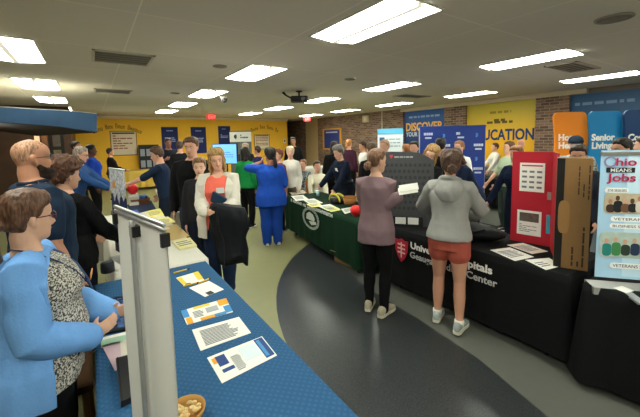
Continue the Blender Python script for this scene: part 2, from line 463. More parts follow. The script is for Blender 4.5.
    # ---- clothing
    def _folds(s, amp, fr, rot=None, keep=None):
        seed = V((random.uniform(0, 50), random.uniform(0, 50), random.uniform(0, 50)))
        def go(me):
            if keep:
                bm = bmesh.new(); bm.from_mesh(me)
                bmesh.ops.delete(bm, geom=[f for f in bm.faces if not keep(f.calc_center_median())], context='FACES')
                for _ in range(3): bmesh.ops.smooth_vert(bm, verts=[v for v in bm.verts if v.is_boundary], factor=.5, use_axis_x=True, use_axis_y=True, use_axis_z=True)
                bmesh.ops.solidify(bm, geom=bm.faces[:], thickness=.008)
                bm.to_mesh(me); bm.free()
            me.update()
            ns = [v.normal.copy() for v in me.vertices]
            for v, n in zip(me.vertices, ns):
                q = v.co
                a = noise.noise(V((q.x * fr, q.y * fr, q.z * fr * .45)) + seed) + .5 * noise.noise(V((q.x * fr * 2, q.y * fr * 2, q.z * fr * 1.3)) + seed)
                a -= .9 * abs(noise.noise(V((q.x * fr * .8 + q.z * 2, q.y * fr * .8, q.z * fr * .35)) + seed * 1.7)) - .25
                v.co = q + n * (amp * a)
            me.update()
        return go
    def top(s, name, m, hem=.5, neck=.835, sleeve=1.0, off=.016, loose=.005, flare=.0, open=None, amp=.006, fr=13, voxmul=1.2, label=None, sides=(1, -1), open_y=0.0):
        b = MB(); b.loft(s.torso_rings(hem, neck, off=off, flare=flare, wide=True))
        sl = []
        for sd in sides:
            if sleeve > 0:
                p, r = s.arm_pts(sd, sleeve, off=off * .85, loose=loose)
                if open: q = MB(); q.tube(p, r, n=16); sl.append(q)
                else: b.tube(p, r, n=16)
        o = b.build(name, m, s.o)
        keep = None
        if open:
            Ri = s.Rt.inverted()
            def keep(c):
                q = Ri @ (c - s.hip); zz = q.z / s.S + .53
                return not (q.y > open_y and abs(q.x) < open(zz)) and zz > hem + .006
            for q in sl: remesh(q.build('sleeve', m, o), s.vox * voxmul, after=s._folds(amp, fr), smooth=3)
        remesh(o, s.vox * voxmul, after=s._folds(amp, fr, keep=keep), smooth=3)
        if label: o['label'] = label
        return o
    def trousers(s, m, name='trousers', t=1.0, off=.009, flare=.012, waist=.572, amp=.006, fr=11):
        b = MB(); b.loft(s.torso_rings(.455, waist, off=off))
        for sd in (1, -1):
            p, r = s.leg_pts(sd, t, off=off, flare=flare); b.tube(p, r, n=18)
        o = b.build(name, m, s.o)
        remesh(o, s.vox * 1.25, after=s._folds(amp, fr), smooth=3); return o
    def shoes(s, m, sole='#e6e2d8', big=1.0):
        for sd in (1, -1):
            hj, kn, an, yaw = s.leg[sd]; k = s.k * (1.0 if s.sex == 'm' else .93) * big
            fd = Matrix.Rotation(yaw, 3, 'Z') @ V((0, 1, 0)); lt = V((fd.y, -fd.x, 0)); z0 = an.z - .05 * s.k
            b = MB()
            prof = [(-.085, .012, .05), (-.075, .03, .085), (-.045, .036, .10), (0, .036, .10), (.04, .038, .083), (.08, .044, .068), (.125, .046, .056), (.16, .038, .047), (.182, .02, .036), (.188, .008, .03)]
            b.loft([[V((an.x, an.y, z0)) + fd * q * k + lt * (hw * k * math.copysign(abs(math.cos(a)) ** .8, math.cos(a))) + V((0, 0, (.018 + (h - .018) * (.5 + .5 * math.sin(a))) * k)) for a in [2 * PI * i / 14 for i in range(14)]] for q, hw, h in prof])
            o = b.build('shoe', m, s.o, smooth=True)
            b = MB()
            b.loft([[V((an.x, an.y, z0)) + fd * q * k + lt * (hw * 1.06 * k * (1 if i in (1, 2) else -1)) + V((0, 0, (.002 if i < 2 else .026) * k)) for i in (0, 1, 2, 3)] for q, hw, h in [(-.09, .02, 0)] + prof[1:-1] + [(.193, .012, 0)]])
            b.build('sole', mat(sole, rough=.8), o)
    def hair(s, style, h, thick=.012, length=.3, vol=0, seedamp=.006, label=None):
        b = MB(); ls = style if style in ('short', 'buzz', 'balding') else 'up'
        rings = []; NA = 36
        for j in range(0, 37):
            w = -.03 + 1.03 * j / 36; r = []
            for i in range(NA):
                a = 2 * PI * i / NA; p0 = head_pt(w, a)
                mk = sstep((w - hair_line(p0.y, ls) - .028 * noise.noise(V((p0.x * 45, p0.y * 20, s.S * 9)))) / .2 + .38)
                th = thick * (1 + .5 * sstep((w - .75) / .2)) + vol * sstep((w - .55) / .3)
                r.append(s.HP(head_pt(w, a, -.012 + (th + .012) * mk)))
            rings.append(r)
        b.loft(rings)
        T = 1
        if style in ('long', 'bob'):
            prof = [(.95, .045, .05), (.85, .072, .075), (.65, .085, .08), (.45, .088, .075), (.2, .088, .07), (0, .088, .066)]
            z = -.08
            while z > -length: prof.append((z, .092 * (1 - .25 * sstep((-z) / .9)), .058)); z -= .12
            rr = []
            for w, hw, hd in prof:
                yc = -.038 - .03 * sstep((.1 - w) / .5)
                rr.append([s.HP((hw * math.cos(q), yc + hd * math.sin(q), w * HH)) for q in [2 * PI * i / 24 for i in range(24)]])
            b.loft(rr)
            for ex in (-1, 1):
                b.tube([s.HP((ex * .03, .062, .93 * HH)), s.HP((ex * .066, .052, .78 * HH)), s.HP((ex * .083, .03, .5 * HH)), s.HP((ex * .086, .022, .15 * HH)), s.HP((ex * .082, .02, min(-.02, -length * .75) * HH))], [.012, .018, .02, .02, .014], n=8)
        if style == 'bun':
            c = s.bun_at if hasattr(s, 'bun_at') else (0, -.125, .42)
            b.ball(s.HP((c[0], c[1], c[2] * HH)), (.042 * s.hs, .036 * s.hs, .042 * s.hs))
            for q in range(7):
                an = q * .9; b.ball(s.HP((c[0] + .028 * math.cos(an), c[1] - .012, c[2] * HH + .028 * math.sin(an))), .019)
        if style == 'ponytail':
            c = getattr(s, 'tail_at', (0, -.11, .55))
            b.tube([s.HP((c[0], c[1] + .03, c[2] * HH)), s.HP((c[0], c[1] - .02, c[2] * HH + .01)), s.HP((c[0], c[1] - .04, (c[2] - .3) * HH)), s.HP((c[0] * 1.2, c[1] - .025, (c[2] - .3 - length * .6) * HH)), s.HP((c[0] * 1.3, c[1] - .01, (c[2] - .3 - length * 1.1) * HH))], [.022, .024, .034, .03, .012], n=12)
        o = b.build('hair', mat(h, rough=.5, kind='hair', spec=.35, bump=.4), s.o)
        remesh(o, max(.006, s.vox * .95), after=s._folds(seedamp, 34), smooth=1)
        if label: o['label'] = label
        return o
    def beard(s, h, thick=.016, full=True):
        b = MB(); rings = []
        for j in range(0, 25):
            w = -.06 + .48 * j / 24; r = []
            for i in range(36):
                a = 2 * PI * i / 36; p0 = head_pt(max(-.03, w), a)
                lo = lerp(.235, .43, sstep((.062 - p0.y) / .07))
                mk = sstep((lo - w) / .06) * sstep((p0.y - .0) / .02) if p0.y < .08 or abs(p0.x) > .026 else sstep((.285 - w) / .03)
                if abs(p0.x) < .022 and p0.y > .05: mk *= 1 - math.exp(-((w - .195) / .035) ** 2)
                q = head_pt(max(-.03, w), a, -.01 + (thick + .01) * mk); q.z = w * HH - (thick if w < .05 else 0)
                r.append(s.HP(q))
            rings.append(r)
        b.loft(rings)
        o = b.build('beard', mat(h, rough=.7, kind='hair', bump=.4), s.o)
        remesh(o, .007, after=s._folds(.004, 50), smooth=1)
    def glasses(s, h='#2a1a1c'):
        b = MB()
        for ex in (-1, 1):
            c = V((ex * .032, .097, .5 * HH))
            b.tube([s.HP(c + V((.024 * math.cos(q), -.004 * abs(math.cos(q)), .017 * math.sin(q)))) for q in [2 * PI * i / 14 for i in range(15)]], .0022, n=6, cap=False)
            b.tube([s.HP((ex * .055, .093, .52 * HH)), s.HP((ex * .073, .06, .52 * HH)), s.HP((ex * .078, -.01, .5 * HH))], .0022, n=6)
        b.tube([s.HP((-.009, .1, .51 * HH)), s.HP((.009, .1, .51 * HH))], .002, n=6)
        b.build('glasses', mat(h, rough=.3), s.o)
    def tag_card(s, x, z, yoff=.02, w=.075, h=.05, col='#efefea', name='name_tag', off=.02, back=False):
        a, d, y = table(TORSO[s.sex], z)
        wg = 1 + (s.w - 1) * sstep((.84 - z) / .06); a = a * s.k * wg; d = d * s.k * (1 + (wg - 1) * 1.15)
        yy = y * s.k + d * max(0, 1 - abs(x / a) ** 2.3) ** (1 / 2.3) + off
        b = MB(); o = s.TP(x, yy, z * s.S)
        b.slab(o - s.Rt @ V((w / 2, 0, h / 2)), s.Rt @ V((1, -x * 2.2, 0)), s.Rt @ V((0, .12, 1)), w, h, -.004)
        return b.build(name, mat(col, rough=.5), s.o)
    def hand_world(s, sd):
        M = Matrix.Translation(s.o.location) @ Matrix.Rotation(s.o.rotation_euler.z, 4, 'Z')
        sh, el, wr, d = s.arm[sd]
        return M @ (wr + d * .08)
def lerp_seg(c, a, b):
    d = b - a; t = max(0, min(1, (c - a).dot(d) / d.length_squared)); return a + d * t
# ------------------------------------------------------------------ the room
CEIL = 2.88; WX = 10.0; WY = 15.8; LX = -2.4; BY = -3.2; FY = 18.2
def bx(lo, hi): m = MB(); m.box(lo, hi); return m
struct('floor', bx((LX - .1, BY - .1, -.1), (WX + .1, FY, 0)), mat('#807f58', rough=.4, kind='noise', scale=9, amt=.08))
left = [(1.8, -1.6), (1.58, -.6), (1.3, .5)] + [(5.03 - 3.83 * math.cos(R(a)), 1.6 + 3.83 * math.sin(R(a))) for a in range(0, 100, 4)]
right = [(2.05, -1.6), (2.14, .3), (2.31, .89), (2.48, 1.43), (2.58, 2.11), (2.64, 2.9), (2.84, 3.75), (3.2, 4.25), (3.8, 4.6), (4.7, 4.75)]
m = MB(); m.prism([V((x, y, 0)) for x, y in left + right[::-1]], (0, 0, 1), .002)
struct('floor_dark_inlay', m, mat('#191b1c', rough=.3, kind='speckle', scale=120, amt=.16, h2='#3b3f41', spec=.5))
m = MB(); m.prism([V((x, y, 0)) for x, y in right + [(WX, 4.75), (WX, -1.6)]], (0, 0, 1), .0012)
struct('floor_grey_inlay', m, mat('#595b54', rough=.4, kind='noise', scale=14, amt=.08))
m = MB(); m.prism([V((1.15 + 1.5 * math.cos(a), 7.6 + 2.3 * math.sin(a), 0)) for a in [2 * PI * i / 40 for i in range(40)]], (0, 0, 1), .0015)
struct('floor_brown_inlay', m, mat('#565245', rough=.4, kind='noise', scale=14, amt=.08))
struct('ceiling', bx((LX - .1, BY - .1, CEIL), (WX + .1, FY, CEIL + .1)), mat('#cfcabd', rough=.95, kind='tile', amt=.03, bump=.08))
BR = mat('#5e4638', rough=.9, kind='brick', h2='#8a6d57'); BRD = mat('#50342a', rough=.9, kind='brick', h2='#6f4a3a')
YEL = mat('#f2bd38', rough=.75, kind='wall', scale=3, amt=.05)
struct('wall_back', bx((-.45, WY, 0), (8.62, WY + .15, CEIL)), YEL)
struct('wall_alcove', bx((8.62, FY - .2, 0), (WX, FY, CEIL)), BR)
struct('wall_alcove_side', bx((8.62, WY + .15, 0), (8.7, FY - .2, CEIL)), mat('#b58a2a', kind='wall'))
struct('wall_front', bx((LX - .1, BY - .1, 0), (WX + .1, BY, CEIL)), mat('#8f897c', kind='wall'))
struct('wall_left', bx((LX - .1, BY, 0), (LX, 12.2, CEIL)), BRD)
struct('wall_left_end', bx((LX, 12.2, 0), (-.45, 12.3, CEIL)), mat('#4a3424', kind='wall', amt=.4, scale=4))
struct('wall_left_return', bx((-.52, 12.3, 0), (-.45, WY, CEIL)), mat('#6b4a1c', kind='wall'))
# right wall: brick columns with recessed printed panels between them
struct('wall_right', bx((WX, BY, 0), (WX + .15, FY, CEIL)), mat('#6b6257', kind='wall', scale=8))
for k, (a, b) in enumerate(((8.95, 14.78), (6.36, 7.14), (3.56, 4.32), (-.9, -.1))):
    struct('wall_right_column', bx((WX - .12, a, 0), (WX, b, CEIL)), BR)
struct('wall_right_tan', bx((WX - .12, 14.78, 0), (WX, 15.97, CEIL)), mat('#b09a72', kind='wall'))
struct('wall_right_alcove', bx((WX - .14, 15.97, 0), (WX, FY - .2, CEIL)), BR)
struct('trim_1', bx((WX - .15, 3.2, CEIL - .12), (WX, 9.05, CEIL - .001)), mat('#b7a98e', kind='wall'))
struct('trim_2', bx((-.45, WY - .1, CEIL - .09), (8.62, WY, CEIL)), mat('#d8d0c0', kind='wall'))
for k, (a, b, lo, hi, nm) in enumerate(((7.12, 8.97, '#15305f', '#27538f', 'wall_right_blue_panel'), (4.3, 6.38, '#e0a91c', '#b5a432', 'wall_right_yellow_panel'), (-.1, 3.58, '#16324f', '#2f5375', 'wall_right_navy_panel'))):
    struct(nm, bx((WX - .03, a, .9), (WX, b, CEIL - .12)), mat(lo, kind='grad', h2=hi, amt=1.7, scale=.9, rough=.5))
    struct('window_%d' % (k + 1), bx((WX - .03, a, .84), (WX - .0, b, .9)), mat('#8d8574'))
def wall_words(txt, x0, x1, yb, yt, colr, x=WX - .035, bold=.004):
    """Words on the right-hand wall between two measured picture columns."""
    o = on_x(x0, yb, x); e = on_x(x1, yb, x); h = abs(on_x(x0, yt, x).z - o.z)
    lettering(txt, h, o, (0, -1, 0), (0, 0, 1), mat(colr, rough=.6), name='wall_right_lettering', bold=bold, width=abs(o.y - e.y), kind='structure')
NAV = '#1c3263'
wall_words('DISCOVER', 406, 443, 131, 123.5, '#e0a94a', bold=.012)
wall_words('YOUR DREAM', 406, 433, 136.5, 132.5, '#b9c4d8', bold=.004)
wall_words('EDUCATION', 471, 534, 140, 130.5, NAV, bold=.014)
for x0, x1, y, c in ((409, 440, 118.5, '#7f97bd'), (490, 511, 114, '#8c7a1e'), (494, 505, 121.5, '#5a4c20'), (487, 513, 124, '#5a4c20'), (575, 636, 106, '#6f87a6')):
    a = on_x(x0, y, WX - .035); b = on_x(x1, y, WX - .035); m = MB(); random.seed(int(x0)); q = a.y
    while q > b.y: w = random.uniform(.06, .2); m.box((WX - .037, max(b.y, q - w), a.z), (WX - .033, q, a.z + .07)); q -= w + .05
    struct('wall_right_small_print', m, mat(c))
# arched words on the yellow wall (too small in the photograph to read)
def arch(x0, x1, zc, rise, n, seed):
    random.seed(seed); m = MB(); k = 0
    for i in range(n):
        t = i / (n - 1)
        if i in (4, 8, 13): continue
        x = lerp(x0, x1, t); z = zc + rise * (1 - (2 * t - 1) ** 2); h = .12 + .07 * (i in (0, 5, 9, 14))
        s = -(2 * t - 1) * .5; u = V((1, 0, s * .7)).normalized(); v = V((-s * .7, 0, 1)).normalized(); o = V((x, WY - .004, z))
        for q in (0, .045): m.slab(o + u * q, u, v, .018, h, .003)
        m.slab(o + v * random.choice((0, h / 2, h - .02)), u, v, .06, .02, .003)
    struct('wall_back_lettering', m, mat('#4a3314'))
arch(.13, 1.7, 2.2, .2, 20, 3); arch(6.65, 8.0, 2.22, .17, 16, 5)

def MBloft(r):
    q = MB(); q.loft(r); return q
# left canopy
cv = [at_depth(-40, 107, 5.2), at_depth(0, 107, 5.5), at_depth(30, 109, 5.8), at_depth(60, 110.5, 6.05), at_depth(80, 112, 6.2), at_depth(97, 114, 6.3)]
cb = [at_depth(-40, 121, 5.2), at_depth(0, 122, 5.5), at_depth(30, 124, 5.8), at_depth(60, 126.5, 6.05), at_depth(80, 129.5, 6.2), at_depth(97, 132, 6.3)]
m = MB(); bk = V((-.35, .8, 0))
m.loft([[c, t, t + bk * 3, c + bk * 3] for c, t in zip(cb, cv)])
struct('trim_3', m, mat('#3a5c82', rough=.6, kind='wall', scale=4))
m = MB(); m.loft([[c - V((0, 0, .012)), c - V((0, 0, .002)), c + bk * 3.2 - V((0, 0, .002)), c + bk * 3.2 - V((0, 0, .012))] for c in cb]); struct('canopy_bounce_slab', MBloft([[c + V((0, 0, .002)), c + V((0, 0, .012)), c + bk * 3 + V((0, 0, .012)), c + bk * 3 + V((0, 0, .002))] for c in cv]), mat('#d8d2c4'))  # pale slab added on the canopy top to whiten the light bounced upward
m = MB(); m.loft([[c - V((0, 0, .012)), c - V((0, 0, .002)), c + bk * 3.2 - V((0, 0, .002)), c + bk * 3.2 - V((0, 0, .012))] for c in cb]); struct('trim_4', m, mat('#241a16'))

# ------------------------------------------------------------------ ceiling fittings
WHT = mat('#dedad0', rough=.6); EMI = mat('#fbfff0', emit=EMI_E)
def make_light():
    t = thing('ceiling_light', None, None)
    m = MB(); w, l = .305, .61
    for lo, hi in (((-w, -l, -.008), (-w + .025, l, 0)), ((w - .025, -l, -.008), (w, l, 0)), ((-w, -l, -.008), (w, -l + .025, 0)), ((-w, l - .025, -.008), (w, l, 0))): m.box(lo, hi)
    m.build('frame', WHT, t)
    for s in (-1, 1):
        m = MB(); m.prism([V((s * .012, -l + .025, -.028)), V((s * .28, -l + .025, -.006)), V((s * .28, l - .025, -.006)), V((s * .012, l - .025, -.028))], (0, 0, 1), .006)
        m.build('diffuser', EMI, t)
    m = MB(); m.box((-.026, -l + .02, -.036), (.026, l - .02, -.006)); m.build('centre_rib', mat('#e9e2d0', emit=.7), t)
    return t
def dup(root, loc, rotz=None, label=None, group=None):
    r = root.copy(); COL.objects.link(r); r.location = loc
    if rotz is not None: r.rotation_euler.z = rotz
    if label: r['label'] = label
    if group: r['group'] = group
    for ch in list(root.children):
        c = ch.copy(); COL.objects.link(c); c.parent = r
        for g in list(ch.children):
            d = g.copy(); COL.objects.link(d); d.parent = c
    return r
LX_ = [-.7, 2.27, 5.36, 8.25]; LY_ = [-.3, 2.47, 5.2, 7.87, 10.4, 12.87]
LL = {(1, 1): 'largest ceiling light, at the top of the photo right of its middle', (2, 1): 'bright ceiling light at upper right, second from the right edge', (3, 1): 'ceiling light cut by the right edge above the orange and blue panels',
      (0, 2): 'bright ceiling light at the left edge, nearer of two there', (0, 3): 'ceiling light at the left edge just above the blue canopy', (1, 2): 'ceiling light over the middle aisle, second nearest of its row, beside round grille',
      (1, 3): 'ceiling light in the aisle row, third from the camera', (1, 4): 'ceiling light in the aisle row, fourth from the camera', (1, 5): 'small far ceiling light in the aisle row nearest the yellow wall',
      (2, 2): 'ceiling light behind the projector to its right, left of two in its row', (3, 2): 'ceiling light above the yellow wall panel with big navy letters', (2, 3): 'ceiling light right beside the projector',
      (3, 3): 'ceiling light above the blue wall panel with orange word', (2, 4): 'ceiling light left beyond the projector', (3, 4): 'far ceiling light near the framed blue poster on brick', (2, 5): 'far ceiling light before the yellow wall, left of the projector', (3, 5): 'farthest ceiling light near the red exit sign by brick'}
proto = None
for (i, j) in [(i, j) for i in range(4) for j in range(6)]:
    if (i, j) not in LL and j > 0 and (i, j) not in ((0, 1), (0, 4), (0, 5)): continue
    loc = (LX_[i], LY_[j], CEIL)
    lab = LL.get((i, j), {(0, 4): 'ceiling light just above the far end of the blue canopy at left', (0, 5): 'far ceiling light above the canopy corner by the yellow wall'}.get((i, j), 'ceiling light overhead outside the photo'))
    if proto is None: proto = make_light(); proto.location = loc; o = proto
    else: o = dup(proto, loc)
    tag(o, lab, 'ceiling light', 'recessed troffer lights in the ceiling grid')
def vent(px, py, lab, w, l):
    p = on_z(px, py, CEIL); t = thing('ceiling_vent', lab, 'vent', p)
    m = MB()
    for lo, hi in (((-w, -l, -.015), (-w + .03, l, 0)), ((w - .03, -l, -.015), (w, l, 0)), ((-w, -l, -.015), (w, -l + .03, 0)), ((-w, l - .03, -.015), (w, l, 0))): m.box(lo, hi)
    m.build('frame', mat('#b8b2a4'), t)
    bx((-w + .03, -l + .03, -.004), (w - .03, l - .03, -.001)).build('backing', mat('#6a665e'), t)
    n = 5
    for k in range(n):
        y = -l + .03 + (k + .5) * (2 * l - .06) / n
        m = MB(); m.slab((-w + .03, y - .02, -.012), (1, 0, 0), (0, 1, .3), 2 * w - .06, .04, .004); m.build('slat', mat('#a9a395'), t)
vent(123, 58, 'square air vent in the ceiling at upper left', .33, .33)
vent(113, 91, 'flat air vent just before the canopy on the ceiling, left', .33, .3)
vent(573, 67, 'dark slotted air vent on the right of the ceiling', .5, .22)
vent(412, 96, 'slotted air vent over the blue wall panel', .5, .22)
def grille(px, py, lab, r=.11):
    p = on_z(px, py, CEIL); t = thing('ceiling_speaker', lab, 'speaker', p)
    m = MB(); m.lathe((0, 0, 0), [(r, 0), (r, -.012), (r * .88, -.016), (r * .86, 0)]); m.build('rim', mat('#8b867a'), t, smooth=True)
    m = MB(); m.lathe((0, 0, 0), [(r * .86, -.002), (r * .86, -.008), (r * .3, -.014), (.005, -.015)]); m.build('grille', mat('#6b665c', kind='speckle', scale=300, amt=.1, h2='#8a8579'), t, smooth=True)
grille(614, 18, 'large round speaker grille at the upper right of the ceiling', .15)
grille(220, 66, 'small round speaker in the ceiling beside a light', .1)
grille(175, 93, 'tiny round ceiling speaker toward the yellow wall', .1)
grille(350, 79, 'round ceiling speaker between two lights over the aisle', .1)
# projector
p = on_z(299, 92, CEIL - .02); t = thing('projector', 'black projector hung from the ceiling at the middle of the room', 'projector', (p.x, p.y, CEIL), R(-30))
m = MB(); m.lathe((0, 0, 0), [(.07, 0), (.07, -.02), (.02, -.025), (.02, -.12)]); m.build('mount', mat('#24221f'), t, smooth=True)
m = MB(); m.loft([[V((x * s, y * s2, z)) for x, y in ((-.19, -.14), (-.16, -.16), (.16, -.16), (.19, -.14), (.19, .14), (.16, .16), (-.16, .16), (-.19, .14))] for z, s, s2 in ((-.24, .94, .94), (-.22, 1, 1), (-.14, 1, 1), (-.12, .9, .9))]); m.build('housing', mat('#1b1a18', rough=.4), t)
m = MB(); m.tube([(.08, -.15, -.18), (.08, -.2, -.18)], [.05, .045], n=14); m.build('lens', mat('#6d7378', rough=.1), t, smooth=True)
m = MB(); m.tube([(-.35, .1, -.02), (-.3, .05, -.08), (-.18, 0, -.15)], [.03, .02, .02]); m.build('bracket_arm', mat('#1d1b19'), t, smooth=True)
p = on_z(224, 96, CEIL); t = thing('dome_camera', 'white dome camera on the ceiling near the red exit sign', 'camera', p)
m = MB(); m.lathe((0, 0, 0), [(.09, 0), (.09, -.05), (.075, -.06)]); m.build('mount', mat('#cfcac0'), t, smooth=True)
m = MB(); m.ball((0, 0, -.09), .07); m.build('dome', mat('#4d5157', rough=.15), t, smooth=True)
def exit_sign(p, lab, w=.34):
    t = thing('exit_sign', lab, 'sign', p)
    d = V((-math.sin(.2), -1, 0)).normalized(); u = V((1, 0, 0))
    bx((-w / 2, -.03, -.24), (w / 2, .03, -.04)).build('housing', mat('#d8262a', emit=.9), t)
    bx((-.03, -.02, -.04), (.03, .02, 0)).build('bracket', mat('#c8c2b4'), t)
    q = V(p); lettering('EXIT', .12, q + V((-w / 2 + .045, -.033, -.2)), (1, 0, 0), (0, 0, 1), mat('#ff6a62', emit=2), t, bold=.003, squeeze=.8)
p = on_z(211, 113.5, CEIL); exit_sign(V((p.x, p.y, CEIL)), 'glowing red exit sign hung from the ceiling before the yellow wall')
p = on_z(307, 116, CEIL); exit_sign(V((p.x, min(p.y, 15.5), CEIL)), 'small red exit sign beside the brick alcove, right')

# ------------------------------------------------------------------ things on walls
def bars(m, o, u, v, w, h, rows, seed, fill=.6, gap=0.0):
    random.seed(seed)
    for k in range(rows):
        a = 0; z = h * (1 - (k + .75) / rows)
        while a < w * .92:
            b = min(w, a + random.uniform(.08, .3) * w)
            m.slab(o + u * a + v * z, u, v, b - a, h / rows * fill, .0015); a = b + w * .035 + gap
            if random.random() < .12: break
def wall_poster(x0, y0, x1, y1, lab, col, framecol, linecol, title=None):
    a = on_y(x0, y0, WY - .02); b = on_y(x1, y1, WY - .02); w = b.x - a.x; h = a.z - b.z
    t = thing('wall_poster', lab, 'poster'); u = V((1, 0, 0)); v = V((0, 0, 1)); o = V((a.x, WY - .001, b.z))
    m = MB(); m.slab(o, u, v, w, h, .018); m.build('backing', mat(framecol), t)
    m = MB(); m.slab(o + V((.05, -.018, .05)), u, v, w - .1, h - .1, .004); m.build('print', mat(col, kind='noise', scale=4, amt=.15), t)
    m = MB(); bars(m, o + V((w * .18, -.023, h * .4)), u, v, w * .64, h * .2, 3, int(x0)); bars(m, o + V((w * .3, -.023, h * .82)), u, v, w * .4, h * .06, 1, int(x0) + 1); m.build('text_lines', mat(linecol), t)
wall_poster(161, 127, 179, 152, 'dark blue poster on the yellow wall, leftmost of three', '#1e2a62', '#1e2a62', '#98a3cf')
wall_poster(190.5, 127, 207, 153, 'dark blue poster on the yellow wall, middle of three', '#1e2a62', '#1e2a62', '#98a3cf')
wall_poster(218, 126, 231, 146, 'dark blue poster on the yellow wall, rightmost of three', '#1e2a62', '#1e2a62', '#98a3cf')
def chart(x0, y0, x1, y1, lab, seed):
    a = on_y(x0, y0, WY - .02); b = on_y(x1, y1, WY - .02); w = b.x - a.x; h = a.z - b.z
    t = thing('wall_chart', lab, 'chart'); u = V((1, 0, 0)); v = V((0, 0, 1)); o = V((a.x, WY - .001, b.z))
    m = MB(); m.slab(o, u, v, w, h, .02); m.build('frame', mat('#7c5a1e'), t)
    m = MB(); m.slab(o + V((.03, -.02, .03)), u, v, w - .06, h - .06, .003); m.build('sheet', mat('#ddcfb4'), t)
    m = MB(); bars(m, o + V((w * .1, -.0235, h * .25)), u, v, w * .8, h * .6, 6, seed, .45); m.build('text_lines', mat('#9a5040'), t)
    m = MB(); m.slab(o + V((w * .08, -.0235, h * .88)), u, v, w * .84, h * .06, .002); m.build('heading_bar', mat('#4b3a2a'), t)
chart(109.5, 131, 138, 155, 'framed cream chart with red rows under arched words, left on yellow wall', 4)
chart(254, 134.5, 270, 149, 'framed cream chart with red rows on the right part of the yellow wall', 8)
t = thing('notice_sign', 'small white notice by the right corner of the yellow wall', 'notice'); a = on_y(283.5, 143, WY - .01)
m = MB(); m.slab(a, (1, 0, 0), (0, 0, 1), .14, .22, .01); m.build('plate', mat('#d7d2c6'), t)
m = MB(); m.slab(a + V((.03, -.012, .06)), (1, 0, 0), (0, 0, 1), .08, .1, .002); m.build('symbol', mat('#5b5f66'), t)
# blackboard standing in front of the yellow wall
t = thing('black_framed_board', 'black framed display board standing before the yellow wall', 'board'); a = on_y(138, 145, 15.5); b = on_y(160, 172, 15.5)
m = MB(); m.box((a.x, 15.48, b.z), (b.x, 15.53, a.z)); m.build('panel', mat('#23262c'), t)
for k in range(6):
    m = MB(); m.box((lerp(a.x, b.x, .08 + .3 * (k % 3)), 15.47, lerp(b.z, a.z, .2 + .4 * (k // 3))), (lerp(a.x, b.x, .3 + .3 * (k % 3)), 15.48, lerp(b.z, a.z, .45 + .4 * (k // 3)))); m.build('pinned_sheet', mat('#8e95a0'), t)
for s in (a.x + .03, b.x - .07): bx((s, 15.48, 0), (s + .04, 15.53, b.z)).build('leg', mat('#23262c'), t)
# framed blue poster on the brick
t = thing('framed_poster', 'blue poster in an orange frame on the brick wall', 'poster'); a = on_x(322.5, 129, WX - .15); b = on_x(341.5, 150, WX - .15)
X0 = WX - .12
bx((X0 - .03, b.y, b.z), (X0, a.y, a.z)).build('frame', mat('#c98f2a'), t)
bx((X0 - .034, b.y + .14, b.z + .07), (X0 - .03, a.y - .14, a.z - .07)).build('print', mat('#27346e', kind='noise', scale=3, amt=.2), t)
bx((X0 - .036, b.y + .3, a.z - .22), (X0 - .034, a.y - .3, a.z - .16)).build('text_lines', mat('#a9b2d0'), t)
t = thing('wall_box', 'small pale box high on the brick wall', 'wall box'); a = on_x(364, 116, X0); b = on_x(369, 122, X0)
bx((X0 - .1, b.y, b.z), (X0, a.y, a.z)).build('case', mat('#b9ab90'), t); bx((X0 - .108, b.y + .1, b.z + .05), (X0 - .1, a.y - .1, a.z - .05)).build('cover', mat('#cfc4ac'), t)
t = thing('conduit', 'thin pale conduit running down the brick wall from the ceiling', 'conduit'); a = on_x(382, 112, X0 - .02)
m = MB(); m.tube([(X0 - .02, a.y, CEIL), (X0 - .02, a.y, .3)], .025); m.build('pipe', mat('#b7a88e'), t, smooth=True)
for z in (2.4, 1.6, .8): bx((X0 - .05, a.y - .05, z), (X0, a.y + .05, z + .04)).build('clip', mat('#9a8c74'), t)
# pictures and lit door at the far left
t = thing('picture_frame', 'dark framed picture on the wall under the blue canopy', 'picture'); a = on_y(48, 131, 12.15); b = on_y(66, 165, 12.15)
bx((a.x, 12.17, b.z), (b.x, 12.2, a.z)).build('frame', mat('#1a1310'), t)
bx((a.x + .08, 12.16, lerp(b.z, a.z, .55)), (b.x - .08, 12.17, a.z - .08)).build('upper_print', mat('#54493c', kind='noise', scale=9, amt=.5), t)
bx((a.x + .08, 12.16, b.z + .08), (b.x - .08, 12.17, lerp(b.z, a.z, .45))).build('lower_print', mat('#6e6048', kind='noise', scale=9, amt=.5), t)
t = thing('wooden_post', 'brown wooden door post beneath the canopy at left', 'post'); a = on_y(41, 130, 11.6); b = on_y(46.5, 130, 11.6)
bx((a.x, 11.58, 0), (b.x, 11.66, 2.5)).build('post_body', mat('#6b4324', kind='wood', amt=.3), t); bx((a.x - .03, 11.55, 0), (b.x + .03, 11.69, .12)).build('plinth', mat('#4b2e18', kind='wood'), t)
t = thing('lit_wall_lamp', 'glowing wall lamp in the doorway behind the bearded man', 'lamp'); a = on_y(33, 131, 12.0); b = on_y(39, 142, 12.0)
bx((a.x, 12.1, b.z), (b.x, 12.18, a.z)).build('shade', mat('#e8b08a', emit=1.2), t); bx((a.x - .02, 12.16, b.z - .05), (b.x + .02, 12.2, b.z)).build('bracket', mat('#3b2a1c'), t)

